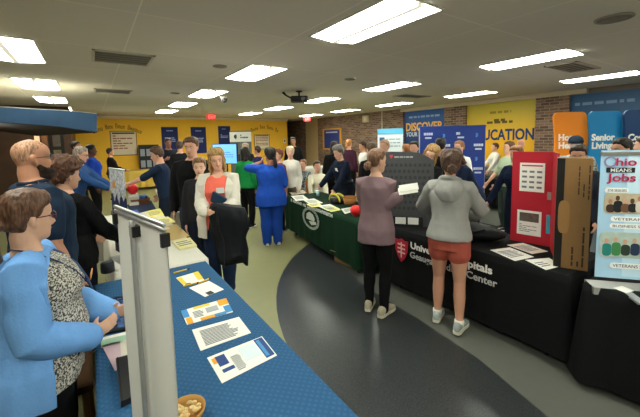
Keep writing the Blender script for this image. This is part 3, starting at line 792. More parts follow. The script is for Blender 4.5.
# ------------------------------------------------------------------ tables and cloths
def folding_table(x0, x1, y0, y1, lab, group='folding tables under the cloths'):
    t = thing('folding_table', lab, 'table', None or (0, 0, 0), 0, group)
    bx((x0, y0, .69), (x1, y1, .735)).build('tabletop', mat('#b8b2a6', rough=.6), t)
    for a in (x0 + .1, x1 - .1):
        for b in (y0 + .15, y1 - .15):
            m = MB(); m.tube([(a, b, .012), (a, b, .69)], .016, n=8); m.build('leg', mat('#2b2b2c', rough=.4, metal=.6), t, smooth=True)
    return t
def tablecloth(x0, x1, y0, y1, zb, m_, lab, fr=9, amp=.03, seed=1, flat=(), bow=0):
    """A cloth over a table: level top, sides falling in folds; flat = sides kept smooth (l, r, f, b)."""
    random.seed(seed); P = []; g = .012
    c = [(x0 - g, y0 - g), (x1 + g, y0 - g), (x1 + g, y1 + g), (x0 - g, y1 + g)]
    side = 'f r b l'.split()
    for q in range(4):
        a, b = V(c[q]), V(c[(q + 1) % 4]); n = max(4, int((b - a).length / .025)); d = (b - a).normalized(); nn = V((d.y, -d.x))
        for i in range(n):
            t = i / n; e = min(t, 1 - t) * (b - a).length
            P.append((a + d * (t * (b - a).length), nn, side[q], t * (b - a).length, e))
    rings = []
    def ring(z, f):
        r = []
        for p, nn, sd, L, e in P:
            k = .25 if sd in flat else 1
            w = amp * k * (math.sin(L * fr * 2 + seed) + .6 * math.sin(L * fr * 3.3 + seed * 2.1)) + amp * 1.2 * math.exp(-(e / .06) ** 2) + amp * .8 * k
            o = p + nn * (w * f); r.append(V((o.x, o.y, z)))
        return r
    H = .748
    rings.append([V((lerp(p.x, (x0 + x1) / 2, .04), lerp(p.y, (y0 + y1) / 2, .03), H)) for p, *_ in P])
    rings.append(ring(H - .001, 0))
    for j in range(1, 11):
        f = j / 10; rings.append(ring(lerp(H - .006, zb, f), f ** .8))
    b = MB(); b.loft(rings, cap=False)
    n = len(P); b.add(rings[0], [list(range(n))])
    o = b.build('tablecloth', m_, smooth=True)
    o.data.polygons[-1].use_smooth = False
    return tag(o, lab, 'tablecloth')
BLUEQ = mat('#2b5880', rough=.85, kind='quilt', scale=13, amt=.14, bump=.25, spec=.2)
WCL = cloth('#c9c6bb'); BLK = cloth('#101112', amt=.2); GRN = cloth('#0b2a18')
folding_table(-.04, .76, .2, 2.98, 'folding table under the blue quilted cloth')
tablecloth(-.04, .76, .2, 2.98, .12, BLUEQ, 'blue quilted tablecloth on the nearest table at left', flat=('l', 'r'), amp=.016)
folding_table(.1, .8, 3.05, 5.8, 'folding table under the white cloth beyond the blue one')
tablecloth(.1, .8, 3.05, 5.8, .12, WCL, 'white tablecloth on the table beyond the blue one', seed=3, flat=('r', 'f'), amp=.02)
folding_table(2.88, 3.63, 1.0, 2.88, 'folding table under the black cloth with white hospital lettering')
uh = tablecloth(2.88, 3.63, 1.0, 2.88, .09, BLK, 'black tablecloth with shield and white hospital lettering', seed=2, flat=('l',), amp=.025)
folding_table(2.83, 3.58, -1.0, .87, 'folding table under the plain black cloth at the right edge')
tablecloth(2.83, 3.58, -1.0, .87, .06, BLK, 'plain black tablecloth at the right edge under the blue banner', seed=6, amp=.035)
gt = folding_table(2.75, 3.5, 3.24, 5.62, 'folding table under the dark green cloth')
gc = tablecloth(2.75, 3.5, 3.24, 5.62, .12, GRN, 'dark green tablecloth with a round white seal', seed=4, flat=('l',), amp=.025)
def far_table(x0, x1, y0, y1, m_, lab, tl, seed):
    folding_table(x0, x1, y0, y1, tl); tablecloth(x0, x1, y0, y1, .1, m_, lab, seed=seed)
p = on_z(486, 175, .745); far_table(p.x - .75, p.x - .1, p.y - .9, p.y + 1.3, BLK, 'black tablecloth on the far table before the yellow panel', 'far folding table before the yellow wall panel', 7)
p = on_z(258, 172, .745); far_table(p.x - .5, p.x + 1.2, p.y - .3, p.y + .4, cloth('#1f6b60'), 'teal tablecloth on a far table behind the woman in scrubs', 'far folding table under the teal cloth', 8)
p = on_z(312, 168, .745); p.y += .4; far_table(p.x - .8, p.x + .9, p.y - .3, p.y + .5, WCL, 'white tablecloth on a far table before the brick alcove', 'far folding table under the white cloth by the alcove', 9)
p = on_z(140, 168.5, .745); p.y = 14.9; far_table(p.x - .7, p.x + 1.0, p.y - .3, p.y + .4, cloth('#c9a94e'), 'tan tablecloth on a far table before the yellow wall', 'far folding table under the tan cloth', 10)
WL = mat('#e9e7e0', rough=.6)
# lettering and shield on the hospital cloth (front face x = const, read toward -y)
xf = 2.845
def cloth_words(txt, px, pyb, h, m_, par, px1, pyb1, x=xf, bold=.002):
    o = on_x(px, pyb, x); e = on_x(px1, pyb1, x); lettering(txt, h, o, (0, -1, 0), (0, 0, 1), m_, par, bold=bold, width=o.y - e.y)
cloth_words('University Hospitals', 410.5, 248, .068, WL, uh, 492, 283.5, bold=.0035)
cloth_words('Geauga Medical Center', 410, 257, .066, mat('#b9b8b4', rough=.6), uh, 497, 293)
p = on_x(401.5, 262, xf); pt = on_x(401.5, 238.5, xf); hh = pt.z - p.z; hw = hh * .36
m = MB(); m.prism([V((xf, p.y + dy * hw, p.z + dz * hh)) for dy, dz in ((0, 0), (.55, .22), (.9, .5), (1, .95), (.5, .93), (0, 1), (-.5, .93), (-1, .95), (-.9, .5), (-.55, .22))], (-1, 0, 0), .003)
m.build('shield_emblem', mat('#a81c33', rough=.6), uh)
m = MB()
for dz in (.38, .55, .72): m.box((xf - .006, p.y - hw * .55, p.z + dz * hh), (xf - .003, p.y + hw * .55, p.z + (dz + .06) * hh))
m.box((xf - .006, p.y - hw * .08, p.z + .2 * hh), (xf - .003, p.y + hw * .08, p.z + .85 * hh)); m.build('emblem_lines', mat('#e3b9b4', rough=.6), uh)
# seal and words on the green cloth
xg = 2.715
GROT = Matrix.Translation((2.75, 3.24, 0)) @ Matrix.Rotation(-math.atan2(.27, 2.38), 4, 'Z') @ Matrix.Translation((-2.75, -3.24, 0))
def on_g(px, py):           # on the front of the green cloth, in the frame of the unturned table
    iv = GROT.inverted(); o = iv @ V((0, 0, EYE)); d = (iv.to_3x3() @ ray(px, py)); t = (xg - o.x) / d.x
    return o + d * t
a = on_g(302, 219); b = on_g(318.5, 219); c = on_g(310.5, 218.5); rr = abs(a.y - b.y) / 2; rz = abs(on_g(310.5, 208).z - on_g(310.5, 229).z) / 2; SEAL = mat('#a3aaa0', rough=.8, kind='speckle', scale=60, amt=.12, h2='#5f6f62')
m = MB(); m.loft([[V((x, c.y + r * math.cos(q), c.z + r / rr * rz * math.sin(q))) for q in [2 * PI * i / 32 for i in range(32)]] for x, r in ((xg, rr), (xg - .002, rr), (xg - .002, rr * .78), (xg, rr * .78))], cap=False); m.build('seal_ring', SEAL, gc)
m = MB()
m.prism([V((xg, c.y + dy * rr, c.z + dz * rz)) for dy, dz in ((.5, -.15), (.45, .35), (.1, .6), (-.3, .45), (-.5, .1), (-.42, -.15))], (-1, 0, 0), .003)
m.prism([V((xg, c.y + dy * rr, c.z + dz * rz)) for dy, dz in ((.2, -.3), (-.62, -.12), (-.66, -.35), (-.1, -.58))], (-1, 0, 0), .003)
m.build('seal_picture', mat('#b3b8ac', rough=.8), gc)
a = on_g(291, 200); b = on_g(330, 210); m = MB(); random.seed(3); q = a.y; zz = .684
while q > b.y - .02:
    w = random.uniform(.035, .055)
    for f in (0, w - .012): m.box((xg - .003, q - f - .012, zz), (xg, q - f, zz + .05))
    f = random.choice((0, .02, .038)); m.box((xg - .003, q - w, zz + f), (xg, q, zz + f + .012)); q -= w + .018 + (.04 if random.random() < .18 else 0)
m.build('lettering', mat('#d5d8d0', rough=.7), gc)
for o in [gc] + list(gc.children) + list(gt.children): o.data.transform(GROT)
# ------------------------------------------------------------------ display stands and table things
TT = .749
PAPER = mat('#e4e2da', rough=.6); INK = mat('#6f7278', rough=.7)
def quad_on_table(p4, z=TT):        # four measured corners of a sheet on a table top, clockwise from far left
    return [on_z(x, y, z) for x, y in p4]
def sheet(lab, p4, cat='flyer', col=PAPER, name='flyer', blocks=(), lines=0, seed=1, z=TT, group=None, th=.0015):
    """A printed sheet; blocks = (u0, v0, u1, v1, material) in sheet fractions, v from far to near."""
    a, b, c, d = quad_on_table(p4, z)
    t = thing(name, lab, cat, group=group)
    m = MB(); m.prism([a, b, c, d], (0, 0, 1), th); m.build('paper', col, t)
    def at(u, v): return a.lerp(b, u).lerp(d.lerp(c, u), v) + V((0, 0, th))
    for k, (u0, v0, u1, v1, mm) in enumerate(blocks):
        m = MB(); m.prism([at(u0, v0), at(u1, v0), at(u1, v1), at(u0, v1)], (0, 0, 1), .0006 + .0003 * k); m.build('printed_block', mm, t)
    if lines:
        random.seed(seed); m = MB(); u0, v0, u1, v1, n = lines
        for k in range(n):
            v = lerp(v0, v1, (k + .3) / n); e = lerp(u0, u1, random.uniform(.75, 1)); w = (v1 - v0) / n * .4
            m.prism([at(u0, v), at(e, v), at(e, v + w), at(u0, v + w)], (0, 0, 1), .0016)
        m.build('text_lines', INK, t)
    return t
NV = mat('#1d3f7c', rough=.6); OR = mat('#e79a1e', rough=.6); LB = mat('#3f86bd', rough=.6); YL = mat('#e0c23c', rough=.6); GY = mat('#9ea3a6', rough=.6)
# blue table, right of the white banner
sheet('white folder with navy squares and an orange corner, nearest on the blue table', [(207, 358), (262, 336.5), (277, 355.5), (222, 383.5)], 'folder',
      blocks=((.04, .12, .12, .34, OR), (.1, .1, .26, .5, NV), (.1, .62, .3, .74, NV), (.82, .04, .98, .92, NV), (.84, .1, .9, .86, LB), (.5, .12, .8, .7, mat('#cfdbe0'))), lines=(.32, .3, .48, .9, 9), name='folder')
sheet('plain white printed letter in the middle of the blue table', [(192, 330), (239, 317), (251, 333), (200.5, 351)], 'letter', lines=(.12, .15, .85, .9, 12), seed=4, name='letter')
sheet('flyer with orange, yellow and blue border on the blue table', [(181, 311), (226, 298.5), (233, 312), (187, 325)], 'flyer',
      blocks=((0, 0, .12, .55, LB), (.02, .6, .14, 1, OR), (.25, 0, .6, .16, YL), (.78, 0, 1, .4, OR), (.85, .5, 1, .95, LB), (.3, .84, .6, 1, OR), (.6, .84, .85, 1, LB), (.48, .3, .74, .62, GY)), lines=(.2, .3, .42, .75, 5))
sheet('small white card with a dark corner near the table edge', [(189, 288), (209, 281), (224, 289.5), (205, 297)], 'card', blocks=((.2, .75, .5, 1, mat('#3b3a38')),), name='card')
sheet('white card under yellow pens at the far end of the blue table', [(176, 278), (198, 271.5), (205, 281), (184, 286)], 'card', blocks=((0, .1, .2, .9, YL), (.75, 0, 1, .8, YL), (.1, .85, .35, 1, mat('#4a4640'))), name='card')
def pen(lab, a, b, h, z=TT + .006):
    A, B = on_z(*a, z), on_z(*b, z); t = thing('pen', lab, 'pen', group='yellow pens')
    m = MB(); m.tube([A, A.lerp(B, .8)], .006, n=8); m.build('barrel', mat(h, rough=.4), t, smooth=True)
    m = MB(); m.tube([A.lerp(B, .8), A.lerp(B, .93), B], [.006, .005, .001], n=8); m.build('tip', mat('#2e2d2a'), t, smooth=True)
pen('yellow pen at the far end of the blue table, alone above the card', (174, 273), (190, 268.5), '#dcb52c')
pen('yellow pen lying along the near edge of the far card', (184, 286), (200, 282), '#dcb52c', TT + .009)
pen('yellow pen standing out past the card toward the aisle', (199, 283), (211, 278), '#dcb52c', TT + .009)
# bowl of snacks, cut by the lower frame
p = on_z(187, 419, TT); t = thing('snack_bowl', 'round tan bowl of snacks at the foot of the white banner', 'bowl', p)
m = MB(); m.lathe((0, 0, 0), [(.03, 0), (.05, .004), (.066, .03), (.07, .045), (.066, .045), (.06, .028), (.04, .012), (.005, .01)], 24); m.build('bowl_body', mat('#b98b45', rough=.5), t, smooth=True)
random.seed(2)
m = MB()
for k in range(22):
    a = random.uniform(0, 6.28); r = random.uniform(0, .045); m.ball((r * math.cos(a), r * math.sin(a), .03 + random.uniform(0, .012)), (.012, .009, .008), 7, 5)
o = m.build('snack_mix', mat('#d9bd84', kind='noise', scale=60, amt=.35), t, smooth=True); o['kind'] = 'stuff'

def roll_up(lab, A, B, zb, ztop, n, name='banner_stand', back=True):
    """Banner A..B (ground points), normal n; returns the thing and a frame for graphics."""
    A, B = V((A[0], A[1], 0)), V((B[0], B[1], 0)); u = (B - A).normalized(); n = V(n); L = (B - A).length
    return u, L
# white banner seen from behind on the blue table
A = at_depth(116.5, 207.5, 1.14); B = at_depth(165.5, 228, .87)
zt = (A.z + B.z) / 2 + .005; A.z = B.z = 0
u = (B - A).normalized(); n = V((u.y, -u.x, 0))      # n toward the camera side
if n.dot(-A) < 0: n = -n
L = (B - A).length
t = thing('banner_stand', 'white tabletop banner stand seen from behind, nearest at left', 'banner stand')
BK = mat('#dddcd7', rough=.55, kind='noise', scale=3, amt=.04)
def panel(A, u, L, z0, z1, m_, par, name='banner_sheet', waves=.0015, off=0, nn=None):
    nn = nn or n; rows = []; N = 22
    m = MB(); g = []
    for j in range(11):
        z = lerp(z0, z1, j / 10)
        g.append([A + u * (L * i / N) + nn * (off + waves * math.sin(i / N * 9 + j * .25) * math.sin(PI * j / 10)) + V((0, 0, z)) for i in range(N + 1)])
    k = N + 1; vs = [p for r in g for p in r]; vb = [p - nn * .003 for p in vs]; fs = []
    for j in range(10):
        for i in range(N): fs.append((j * k + i, j * k + i + 1, (j + 1) * k + i + 1, (j + 1) * k + i))
    q = len(vs); m.add(vs + vb, fs + [[i + q for i in f][::-1] for f in fs]); 
    return m.build(name, m_, par, smooth=True)
panel(A, u, L, .8, zt - .02, BK, t)
m = MB()
for h in (0, .014): m.tube([A + V((0, 0, zt - .012 + h)) + n * .004, B + V((0, 0, zt - .012 + h)) + n * .004], .0065, n=10)
m.build('top_rail', mat('#aeb0b0', rough=.3, metal=.7), t, smooth=True)
DK = mat('#151618', rough=.5)
for q in (A, B):
    m = MB(); m.slab(q - u * .006 + n * -.008 + V((0, 0, zt - .022)), u, n, .012, .022, .036); m.build('rail_end_cap', DK, t)
C = A.lerp(B, .5)
m = MB(); m.slab(C - u * .016 + n * .0 + V((0, 0, zt - .032)), u, n, .032, .022, .032); m.build('pole_clip', DK, t)
m = MB(); m.tube([C + n * .018 + V((0, 0, .8)), C + n * .018 + V((0, 0, zt - .02))], .008, n=10); m.build('pole', mat('#a3a5a5', rough=.35, metal=.5), t, smooth=True)
m = MB(); m.slab(A - u * .01 - n * .05 + V((0, 0, TT)), u, n, L + .02, .1, .055); m.build('base', mat('#b5b6b6', rough=.3, metal=.6), t)
# small navy banner beyond
A = at_depth(110, 171, 3.3); B = at_depth(125, 168, 3.0); A.z = B.z = 0
A = at_depth(109.5, 171, 3.1); B = at_depth(124, 168, 2.85); A.z = B.z = 0
u = (B - A).normalized(); n2 = V((u.y, -u.x, 0)); n2 = n2 if n2.dot(-A) > 0 else -n2; L = (B - A).length
t = thing('tabletop_banner', 'small navy tabletop banner with pale skyline top on the white table', 'banner')
panel(A, u, L, .8, 1.33, mat('#1e2a55', rough=.5), t, nn=n2, waves=.002)
m = MB(); pts = [V((0, 1.33)), V((0, 1.57)), V((1, 1.57)), V((1, 1.36)), V((.85, 1.30)), V((.7, 1.38)), V((.55, 1.26)), V((.4, 1.36)), V((.25, 1.28)), V((.12, 1.36))]
m.prism([A + u * (L * q.x) + V((0, 0, q.y)) + n2 * .001 for q in pts], n2, .004); m.build('skyline_print', mat('#c9ccd0', kind='speckle', scale=40, amt=.12, h2='#8a8f96'), t)
m = MB(); m.tube([A + V((0, 0, 1.575)), B + V((0, 0, 1.575))], .009, n=8); m.build('top_rail', mat('#b9bbbb', metal=.6, rough=.3), t, smooth=True)
m = MB(); m.slab(A - n2 * .06 + V((0, 0, TT)), u, n2, L, .12, .05); m.build('base', mat('#9b9d9e', metal=.6, rough=.3), t)
m = MB(); bars(m, A + u * (L * .62) + V((0, 0, .95)) + n2 * .004, V((0, 0, 1)), -u, .28, L * .3, 2, 5); m.build('text_lines', mat('#aab2c8'), t)
m = MB(); m.slab(A + u * (L * .2) + V((0, 0, 1.4)) + n2 * .005, u, V((0, 0, 1)), L * .2, .06, .002); m.build('orange_mark', mat('#c88a3e'), t)

# things on the table left of the white banner
def box_on(lab, name, cat, p4, h, m_, extra=None, z=TT, part='body'):
    t = thing(name, lab, cat); q = quad_on_table(p4, z)
    m = MB(); m.prism(q, (0, 0, 1), h); m.build(part, m_, t)
    if extra: extra(t, q)
    return t
def tablet_extra(t, q):
    c = sum(q, V((0, 0, 0))) / 4; m = MB(); m.prism([p.lerp(c, .1) + V((0, 0, .012)) for p in q], (0, 0, 1), .001); m.build('screen', mat('#16243c', rough=.15, kind='speckle', scale=30, amt=.1, h2='#3d5a86'), t)
box_on('dark tablet lying beside the hands of the woman in blue', 'tablet', 'tablet', [(106, 300), (124, 297), (126, 331), (104, 335)], .012, mat('#14161c', rough=.3), tablet_extra)
sheet('mint green leaflet with white strip beside the tablet', [(101, 338), (126, 332), (127, 341), (101, 348)], 'leaflet', col=mat('#9fc4a8'), blocks=((0, 0, 1, .3, PAPER),), name='leaflet')
sheet('pale pink sheet under the banner at left', [(102, 346), (121, 341), (124, 366), (115, 371)], 'sheet', col=mat('#cdb2bb'), name='paper_sheet')
sheet('cream card left of the white banner beside the pink sheet', [(120, 342), (127, 340), (130, 362), (122, 366)], 'card', col=mat('#d9d2c2'), name='card', z=TT + .002)
def folder_extra(t, q):
    m = MB(); m.prism([q[0].lerp(q[1], .1) + V((0, 0, .025)), q[0].lerp(q[1], .18) + V((0, 0, .025)), q[3].lerp(q[2], .18) + V((0, 0, .025)), q[3].lerp(q[2], .1) + V((0, 0, .025))], (0, 0, 1), .003); m.build('spine', mat('#0b0b0c'), t)
box_on('black leather folder on the table just left of the white banner', 'portfolio', 'folder', [(116, 363), (130, 359), (133, 402), (121, 408)], .025, mat('#1b1c1e', rough=.45), folder_extra)
p = on_z(108, 272, TT); t = thing('desk_speaker', 'small dark cylinder standing left of the white banner', 'speaker', p)
m = MB(); m.lathe((0, 0, 0), [(.045, 0), (.05, .005), (.05, .075), (.044, .085), (.004, .085)]); m.build('case', mat('#23272c', rough=.5), t, smooth=True)
m = MB(); m.lathe((0, 0, .0), [(.036, .085), (.036, .089), (.004, .09)]); m.build('cap', mat('#4d545c', rough=.4), t, smooth=True)
# white table
sheet('yellow flyers fanned on the white table', [(146, 211), (160, 208.5), (164, 215), (149, 218)], 'flyers', col=mat('#d9cf6a'), name='flyer', lines=(.1, .2, .9, .8, 4))
sheet('second yellow flyer nearer on the white table', [(150, 220), (168, 216.5), (176, 222), (156, 227)], 'flyer', col=mat('#cfc57a'), name='flyer', lines=(.1, .2, .9, .8, 4))
sheet('tan envelope at the near end of the white table', [(158, 228), (176, 224), (190, 236), (170, 241)], 'envelope', col=mat('#bda36a'), name='envelope', blocks=((.1, .1, .5, .25, mat('#d6c79c')),))
sheet('cream paper stack at the near corner of the white table', [(172, 243), (190, 239), (197, 247), (180, 251)], 'paper stack', col=mat('#d6cf9a'), name='paper_stack', th=.02, lines=(.1, .2, .9, .8, 3))
sheet('navy runner cloth across the white table', [(127, 205), (151, 200.5), (156, 209), (131, 215)], 'runner', col=cloth('#1d2740'), name='table_runner', th=.004)
sheet('bright blue leaflet at the edge of the navy runner', [(130, 211), (137, 209.5), (140, 213.5), (133, 215.5)], 'leaflet', col=mat('#2f55b0'), name='leaflet', z=TT + .005)
p = on_z(140, 204, TT); t = thing('snack_basket', 'brown basket with blue packets on the white table', 'basket', p)
m = MB(); m.loft([[V((a * x, b * y, z)) for a, b in ((-1, -1), (1, -1), (1, 1), (-1, 1))] for x, y, z in ((.12, .09, 0), (.15, .12, .1), (.14, .11, .1), (.11, .08, .01))]); m.build('basket', mat('#6d4426', kind='noise', scale=60, amt=.3), t)
for k in range(5):
    m = MB(); m.ball((-.08 + .04 * k, .02 * (-1) ** k, .12), (.05, .06, .035), 8, 6); m.build('blue_packet', mat('#2d6bb0', rough=.35), t, smooth=True)
def balloon(p, r, lab):
    t = thing('red_ball', lab, 'ball', V(p)); m = MB(); m.ball((0, 0, r), r, 16, 12); m.build('ball', mat('#e0282c', rough=.35), t, smooth=True)
    m = MB(); m.lathe((0, 0, 0), [(r * .5, 0), (r * .5, .012), (r * .3, .02)]); m.build('ring_base', mat('#b31f22'), t, smooth=True)
t = thing('cardboard_stand', 'tall white display box on the white table under the red ball', 'display box', on_z(134, 205, TT))
bx((-.07, -.07, 0), (.07, .07, .19)).build('box', mat('#d4d0c8'), t); bx((-.072, -.073, .05), (.06, -.07, .15)).build('print', mat('#b9b4a8'), t)
p = on_z(134, 205, TT); balloon((p.x, p.y, TT + .19), .085, 'bright red ball on the display box on the white table')
p = on_z(104, 192, TT + .08); balloon((.28, 5.4, TT), .07, 'smaller red ball at the far end of the white table')
t = thing('easel_frame', 'tan framed picture leaning back on the white table behind the navy banner', 'frame')
m = MB(); a = on_z(124, 212, TT); 
m.slab(V((.36, 3.6, TT)), (-.3, .95, 0), (-.15, .1, .95), .5, .3, .02); m.build('frame', mat('#a0845a', kind='wood'), t)
m = MB(); m.slab(V((.378, 3.65, TT + .05)), (-.3, .95, 0), (-.15, .1, .95), .38, .2, .024); m.build('print', mat('#7d6a50', kind='noise', scale=10, amt=.4), t)
for k, (y, dx) in enumerate(((3.25, .02), (3.45, 0), (3.75, .01))):
    sheet('dark cards in a row along the left edge of the white table', [(111 + 2 * k, 211 - k * 6), (115 + 2 * k, 210 - k * 6), (116 + 2 * k, 214 - k * 6), (111 + 2 * k, 215 - k * 6)], 'card', col=mat('#2a2d33'), name='card', group='dark cards on the white table', blocks=((.2, .2, .8, .5, GY),))

# ------------------------------------------------------------------ right-hand tables
def trifold():
    t = thing('display_board', 'red folding display board with two white posters', 'display board')
    A = V((3.44, 1.695, 0)); B = V((3.50, 1.365, 0)); zt = 1.64
    u = (B - A).normalized(); n = V((-u.y, u.x, 0)); n = n if n.dot(A) < 0 else -n
    L = (B - A).length; RED = mat('#a91b2b', rough=.7)
    m = MB(); m.slab(A + V((0, 0, TT)), u, (0, 0, 1), L, zt - TT, .012, n=-n); m.build('centre_panel', RED, t)
    m = MB(); m.slab(B + V((0, 0, TT)) , (-.82, -.42, 0), (0, 0, 1), .32, zt - TT, .012, n=V((.42, -.82, 0))); w = m.build('side_panel', RED, t)
    H = zt - TT
    def post(f0, z0, f1, z1, name, pic, seed):
        o = A + u * (L * f0) + V((0, 0, TT + z0 * H)) + n * .001; W = L * (f1 - f0); h = H * (z1 - z0)
        m = MB(); m.slab(o, u, (0, 0, 1), W, h, .002, n=n); p = m.build(name, PAPER, t)
        m = MB()
        if pic: m.slab(o + n * .002 + u * W * .1 + V((0, 0, h * .55)), u, (0, 0, 1), W * .8, h * .36, .001, n=n); m.build('photo_strip', mat('#5d5148', kind='noise', scale=25, amt=.6), p); m = MB(); bars(m, o + n * .002 + u * W * .1 + V((0, 0, h * .12)), u, V((0, 0, 1)), W * .8, h * .36, 5, seed, .35)
        else:
            for r in range(4):
                for c in range(3): m.slab(o + n * .002 + u * W * (.1 + .3 * c) + V((0, 0, h * (.12 + .18 * r))), u, (0, 0, 1), W * .2, h * .07, .001, n=n)
        m.build('text_lines', INK, p)
        if not pic:
            m = MB(); m.slab(o + n * .002 + u * W * .08 + V((0, 0, h * .88)), u, (0, 0, 1), W * .84, h * .05, .001, n=n); m.build('red_heading', mat('#b5404a'), p)
    post(.2, .57, .82, .88, 'poster', False, 3); post(.17, .09, .78, .36, 'poster', True, 4)
    o = A + u * (L * .9) + V((0, 0, TT + .14 * H)) + n * .001; m = MB(); m.slab(o, u, (0, 0, 1), L * .09, H * .2, .002, n=n); m.build('teal_picture', mat('#3a93a8', kind='noise', scale=20, amt=.3), t)
    o = A + u * (L * .9) + V((0, 0, TT + .5 * H)) + n * .001; m = MB(); m.slab(o, u, (0, 0, 1), L * .09, H * .08, .002, n=n); m.build('small_picture', mat('#8d8078', kind='noise', scale=30, amt=.5), t)
    return t
trifold()
t = thing('cardboard_carton', 'tall brown cardboard carton with a black band, right of the red board', 'carton')
A = on_z(553, 266, TT); B = on_z(587.5, 271.5, TT); A.z = B.z = 0; u = (B - A).normalized(); n = V((u.y, -u.x, 0)); n = n if n.dot(-A) > 0 else -n; L = (B - A).length; H = 1.615 - TT
KR = mat('#86633a', rough=.8, kind='noise', scale=20, amt=.06)
m = MB(); m.slab(A + V((0, 0, TT)), u, (0, 0, 1), L, H, .13, n=-n); m.build('carton_body', KR, t)
m = MB(); m.slab(A + V((0, 0, TT)) + n * .0005, u, (0, 0, 1), L * .23, H, .002, n=n); m.build('black_band', mat('#14110e'), t)
m = MB()
c0 = A + u * (L * .25) + V((0, 0, TT + H * .47)) + n * .003
m.prism([c0 + u * (L * .17 * math.copysign(abs(math.cos(q)) ** .6, math.cos(q))) + V((0, 0, H * .15 * math.copysign(abs(math.sin(q)) ** .6, math.sin(q)))) for q in [2 * PI * i / 24 for i in range(24)]], n, .003); m.build('tear_tab', mat('#976f40', rough=.8), t)
for k, (f, z0, ln, s) in enumerate(((.5, .03, .3, .09), (.66, .03, .36, .09), (.8, .03, .4, .09), (.62, .68, .25, .06), (.76, .66, .28, .06), (.9, .64, .3, .06))):
    m = MB(); bars(m, A + u * (L * (f + s)) + V((0, 0, TT + H * z0)) + n * .001, V((0, 0, 1)), -u, H * ln, L * s, 1, k + 3, .6); m.build('printed_line', mat('#3b2a18'), t)
# tabletop banner OhioMeansJobs
t = thing('banner_stand', 'pale blue tabletop banner for jobs at the right edge', 'banner stand')
A = on_z(594.5, 276.5, .80); B = on_z(640, 280, .80); B = A + (B - A).normalized() * .78; A.z = B.z = 0; u = (B - A).normalized(); n = V((u.y, -u.x, 0)); n = n if n.dot(-A) > 0 else -n; L = (B - A).length; Z1 = 1.685; Z0 = .80
SKY = mat('#a3c8e2', rough=.5, kind='noise', scale=3, amt=.06)
panel(A, u, L, Z0, Z1, SKY, t, nn=n, waves=.0015)
m = MB(); m.slab(A + u * .0 + V((0, 0, Z1 - .012)) - n * .01, u, n, L, .02, .022); m.build('top_rail', mat('#8d8a84', metal=.6, rough=.35), t)
m = MB(); m.slab(A - u * .03 - n * .07 + V((0, 0, TT)), u, n, L + .06, .14, .05); m.build('base', mat('#a9aaa8', metal=.5, rough=.35), t)
m = MB(); m.slab(A + u * .12 + n * .06 + V((0, 0, TT)), u, n, .05, .2, .012); m.build('foot', mat('#b3b4b2', metal=.5, rough=.35), t)
def on_banner(px, py):
    d = ray(px, py); q = n.dot(A) / n.dot(d); p = V((0, 0, EYE)) + d * q; return p + n * .004
def bw(txt, px, pyb, pyt, m_, x1, bold=.003):
    o = on_banner(px, pyb); h = on_banner(px, pyt).z - o.z; e = on_banner(x1, pyb); w = (e - o).length
    lettering(txt, h, o + n * .0035, u, (0, 0, 1), m_, t, bold=bold, width=w)
def bp(name, x0, y0, x1, y1, m_, off=0, rnd=0):
    a = on_banner(x0, y1); h = on_banner(x0, y0).z - a.z; w = (on_banner(x1, y1) - a).length; m = MB()
    r = min(w, h) * rnd
    pts = []
    for cx_, cz_, q0 in ((w - r, h - r, 0), (r, h - r, 90), (r, r, 180), (w - r, r, 270)):
        for q in ((0, 30, 60, 90) if rnd else (45,)): pts.append((cx_ + r * math.cos(R(q0 + q)), cz_ + r * math.sin(R(q0 + q))))
    m.prism([a + u * x + V((0, 0, z)) + n * off for x, z in pts], n, .0012); return m.build(name, m_, t)
bp('pale_gradient', 621, 152, 655, 276, mat('#bcd9ea', rough=.5), -.0025)
MAR = mat('#b01e4c', rough=.6)
bw('hio', 615.5, 165.5, 158, MAR, 636, .0012); bp('black_strip', 606, 167.5, 634.5, 172.5, mat('#1c1c1e')); bw('MEANS', 610, 171.8, 168.3, mat('#d9dde0'), 631, .0003)
bw('Jobs', 606, 181, 173.5, MAR, 635, .0012)
m = MB(); c = on_banner(610.3, 161.7); m.loft([[c + u * (r * math.cos(q)) + V((0, 0, r * math.sin(q))) + n * o_ for q in [2 * PI * i / 24 for i in range(24)]] for r, o_ in ((.036, .001), (.036, .003), (.027, .003), (.027, .001))], cap=False)
m.build('ring_emblem', mat('#8f7fa0'), t)
WP = mat('#eceeec')
for x0, y0, y1, w in ((604, 187.5, 192.5, 'JOB SEEKERS'), (610, 216, 221, 'VETERANS JOBS'), (609, 223, 228, 'BUSINESS SERVICES'), (609, 262, 267.5, 'VETERANS SERVICES')):
    bp('white_label', x0, y0, x0 + 24 if y0 < 190 else 660, y1, WP, .001, .45); bw(w, x0 + 3, y1 - 1.2, y0 + 1.3, mat('#4b5560'), x0 + 22 if y0 < 190 else x0 + 52, 0)
def crowd(x0, y0, x1, y1, seed, bg, cols):
    bp('photo', x0, y0, x1, y1, mat(bg, kind='noise', scale=20, amt=.3), .002, .18); random.seed(seed)
    for k, c_ in enumerate(cols):
        x = lerp(x0 + 3, x1 - 3, (k + .5) / len(cols)); ym = lerp(y0, y1, .45) + random.uniform(-2, 2)
        bp('photo_figure', x - 4.5, ym, x + 4.5, y1 - 1, mat(c_), .0035 + .0004 * k, .4); bp('photo_head', x - 2, ym - 5, x + 2, ym, mat(random.choice(('#a87458', '#5a3a2a', '#c49a80'))), .0036 + .0004 * k, .5)
crowd(603, 193, 660, 213, 2, '#b0a48c', ('#3b2a22', '#17181c', '#6b4a34', '#1c1c20', '#c9c2b4', '#222'+'222', '#30405a'))
crowd(598, 231, 660, 256, 5, '#a9b9b0', ('#1f7a72', '#3f7d4a', '#2a3a30', '#22304a', '#27406a', '#1c2438'))
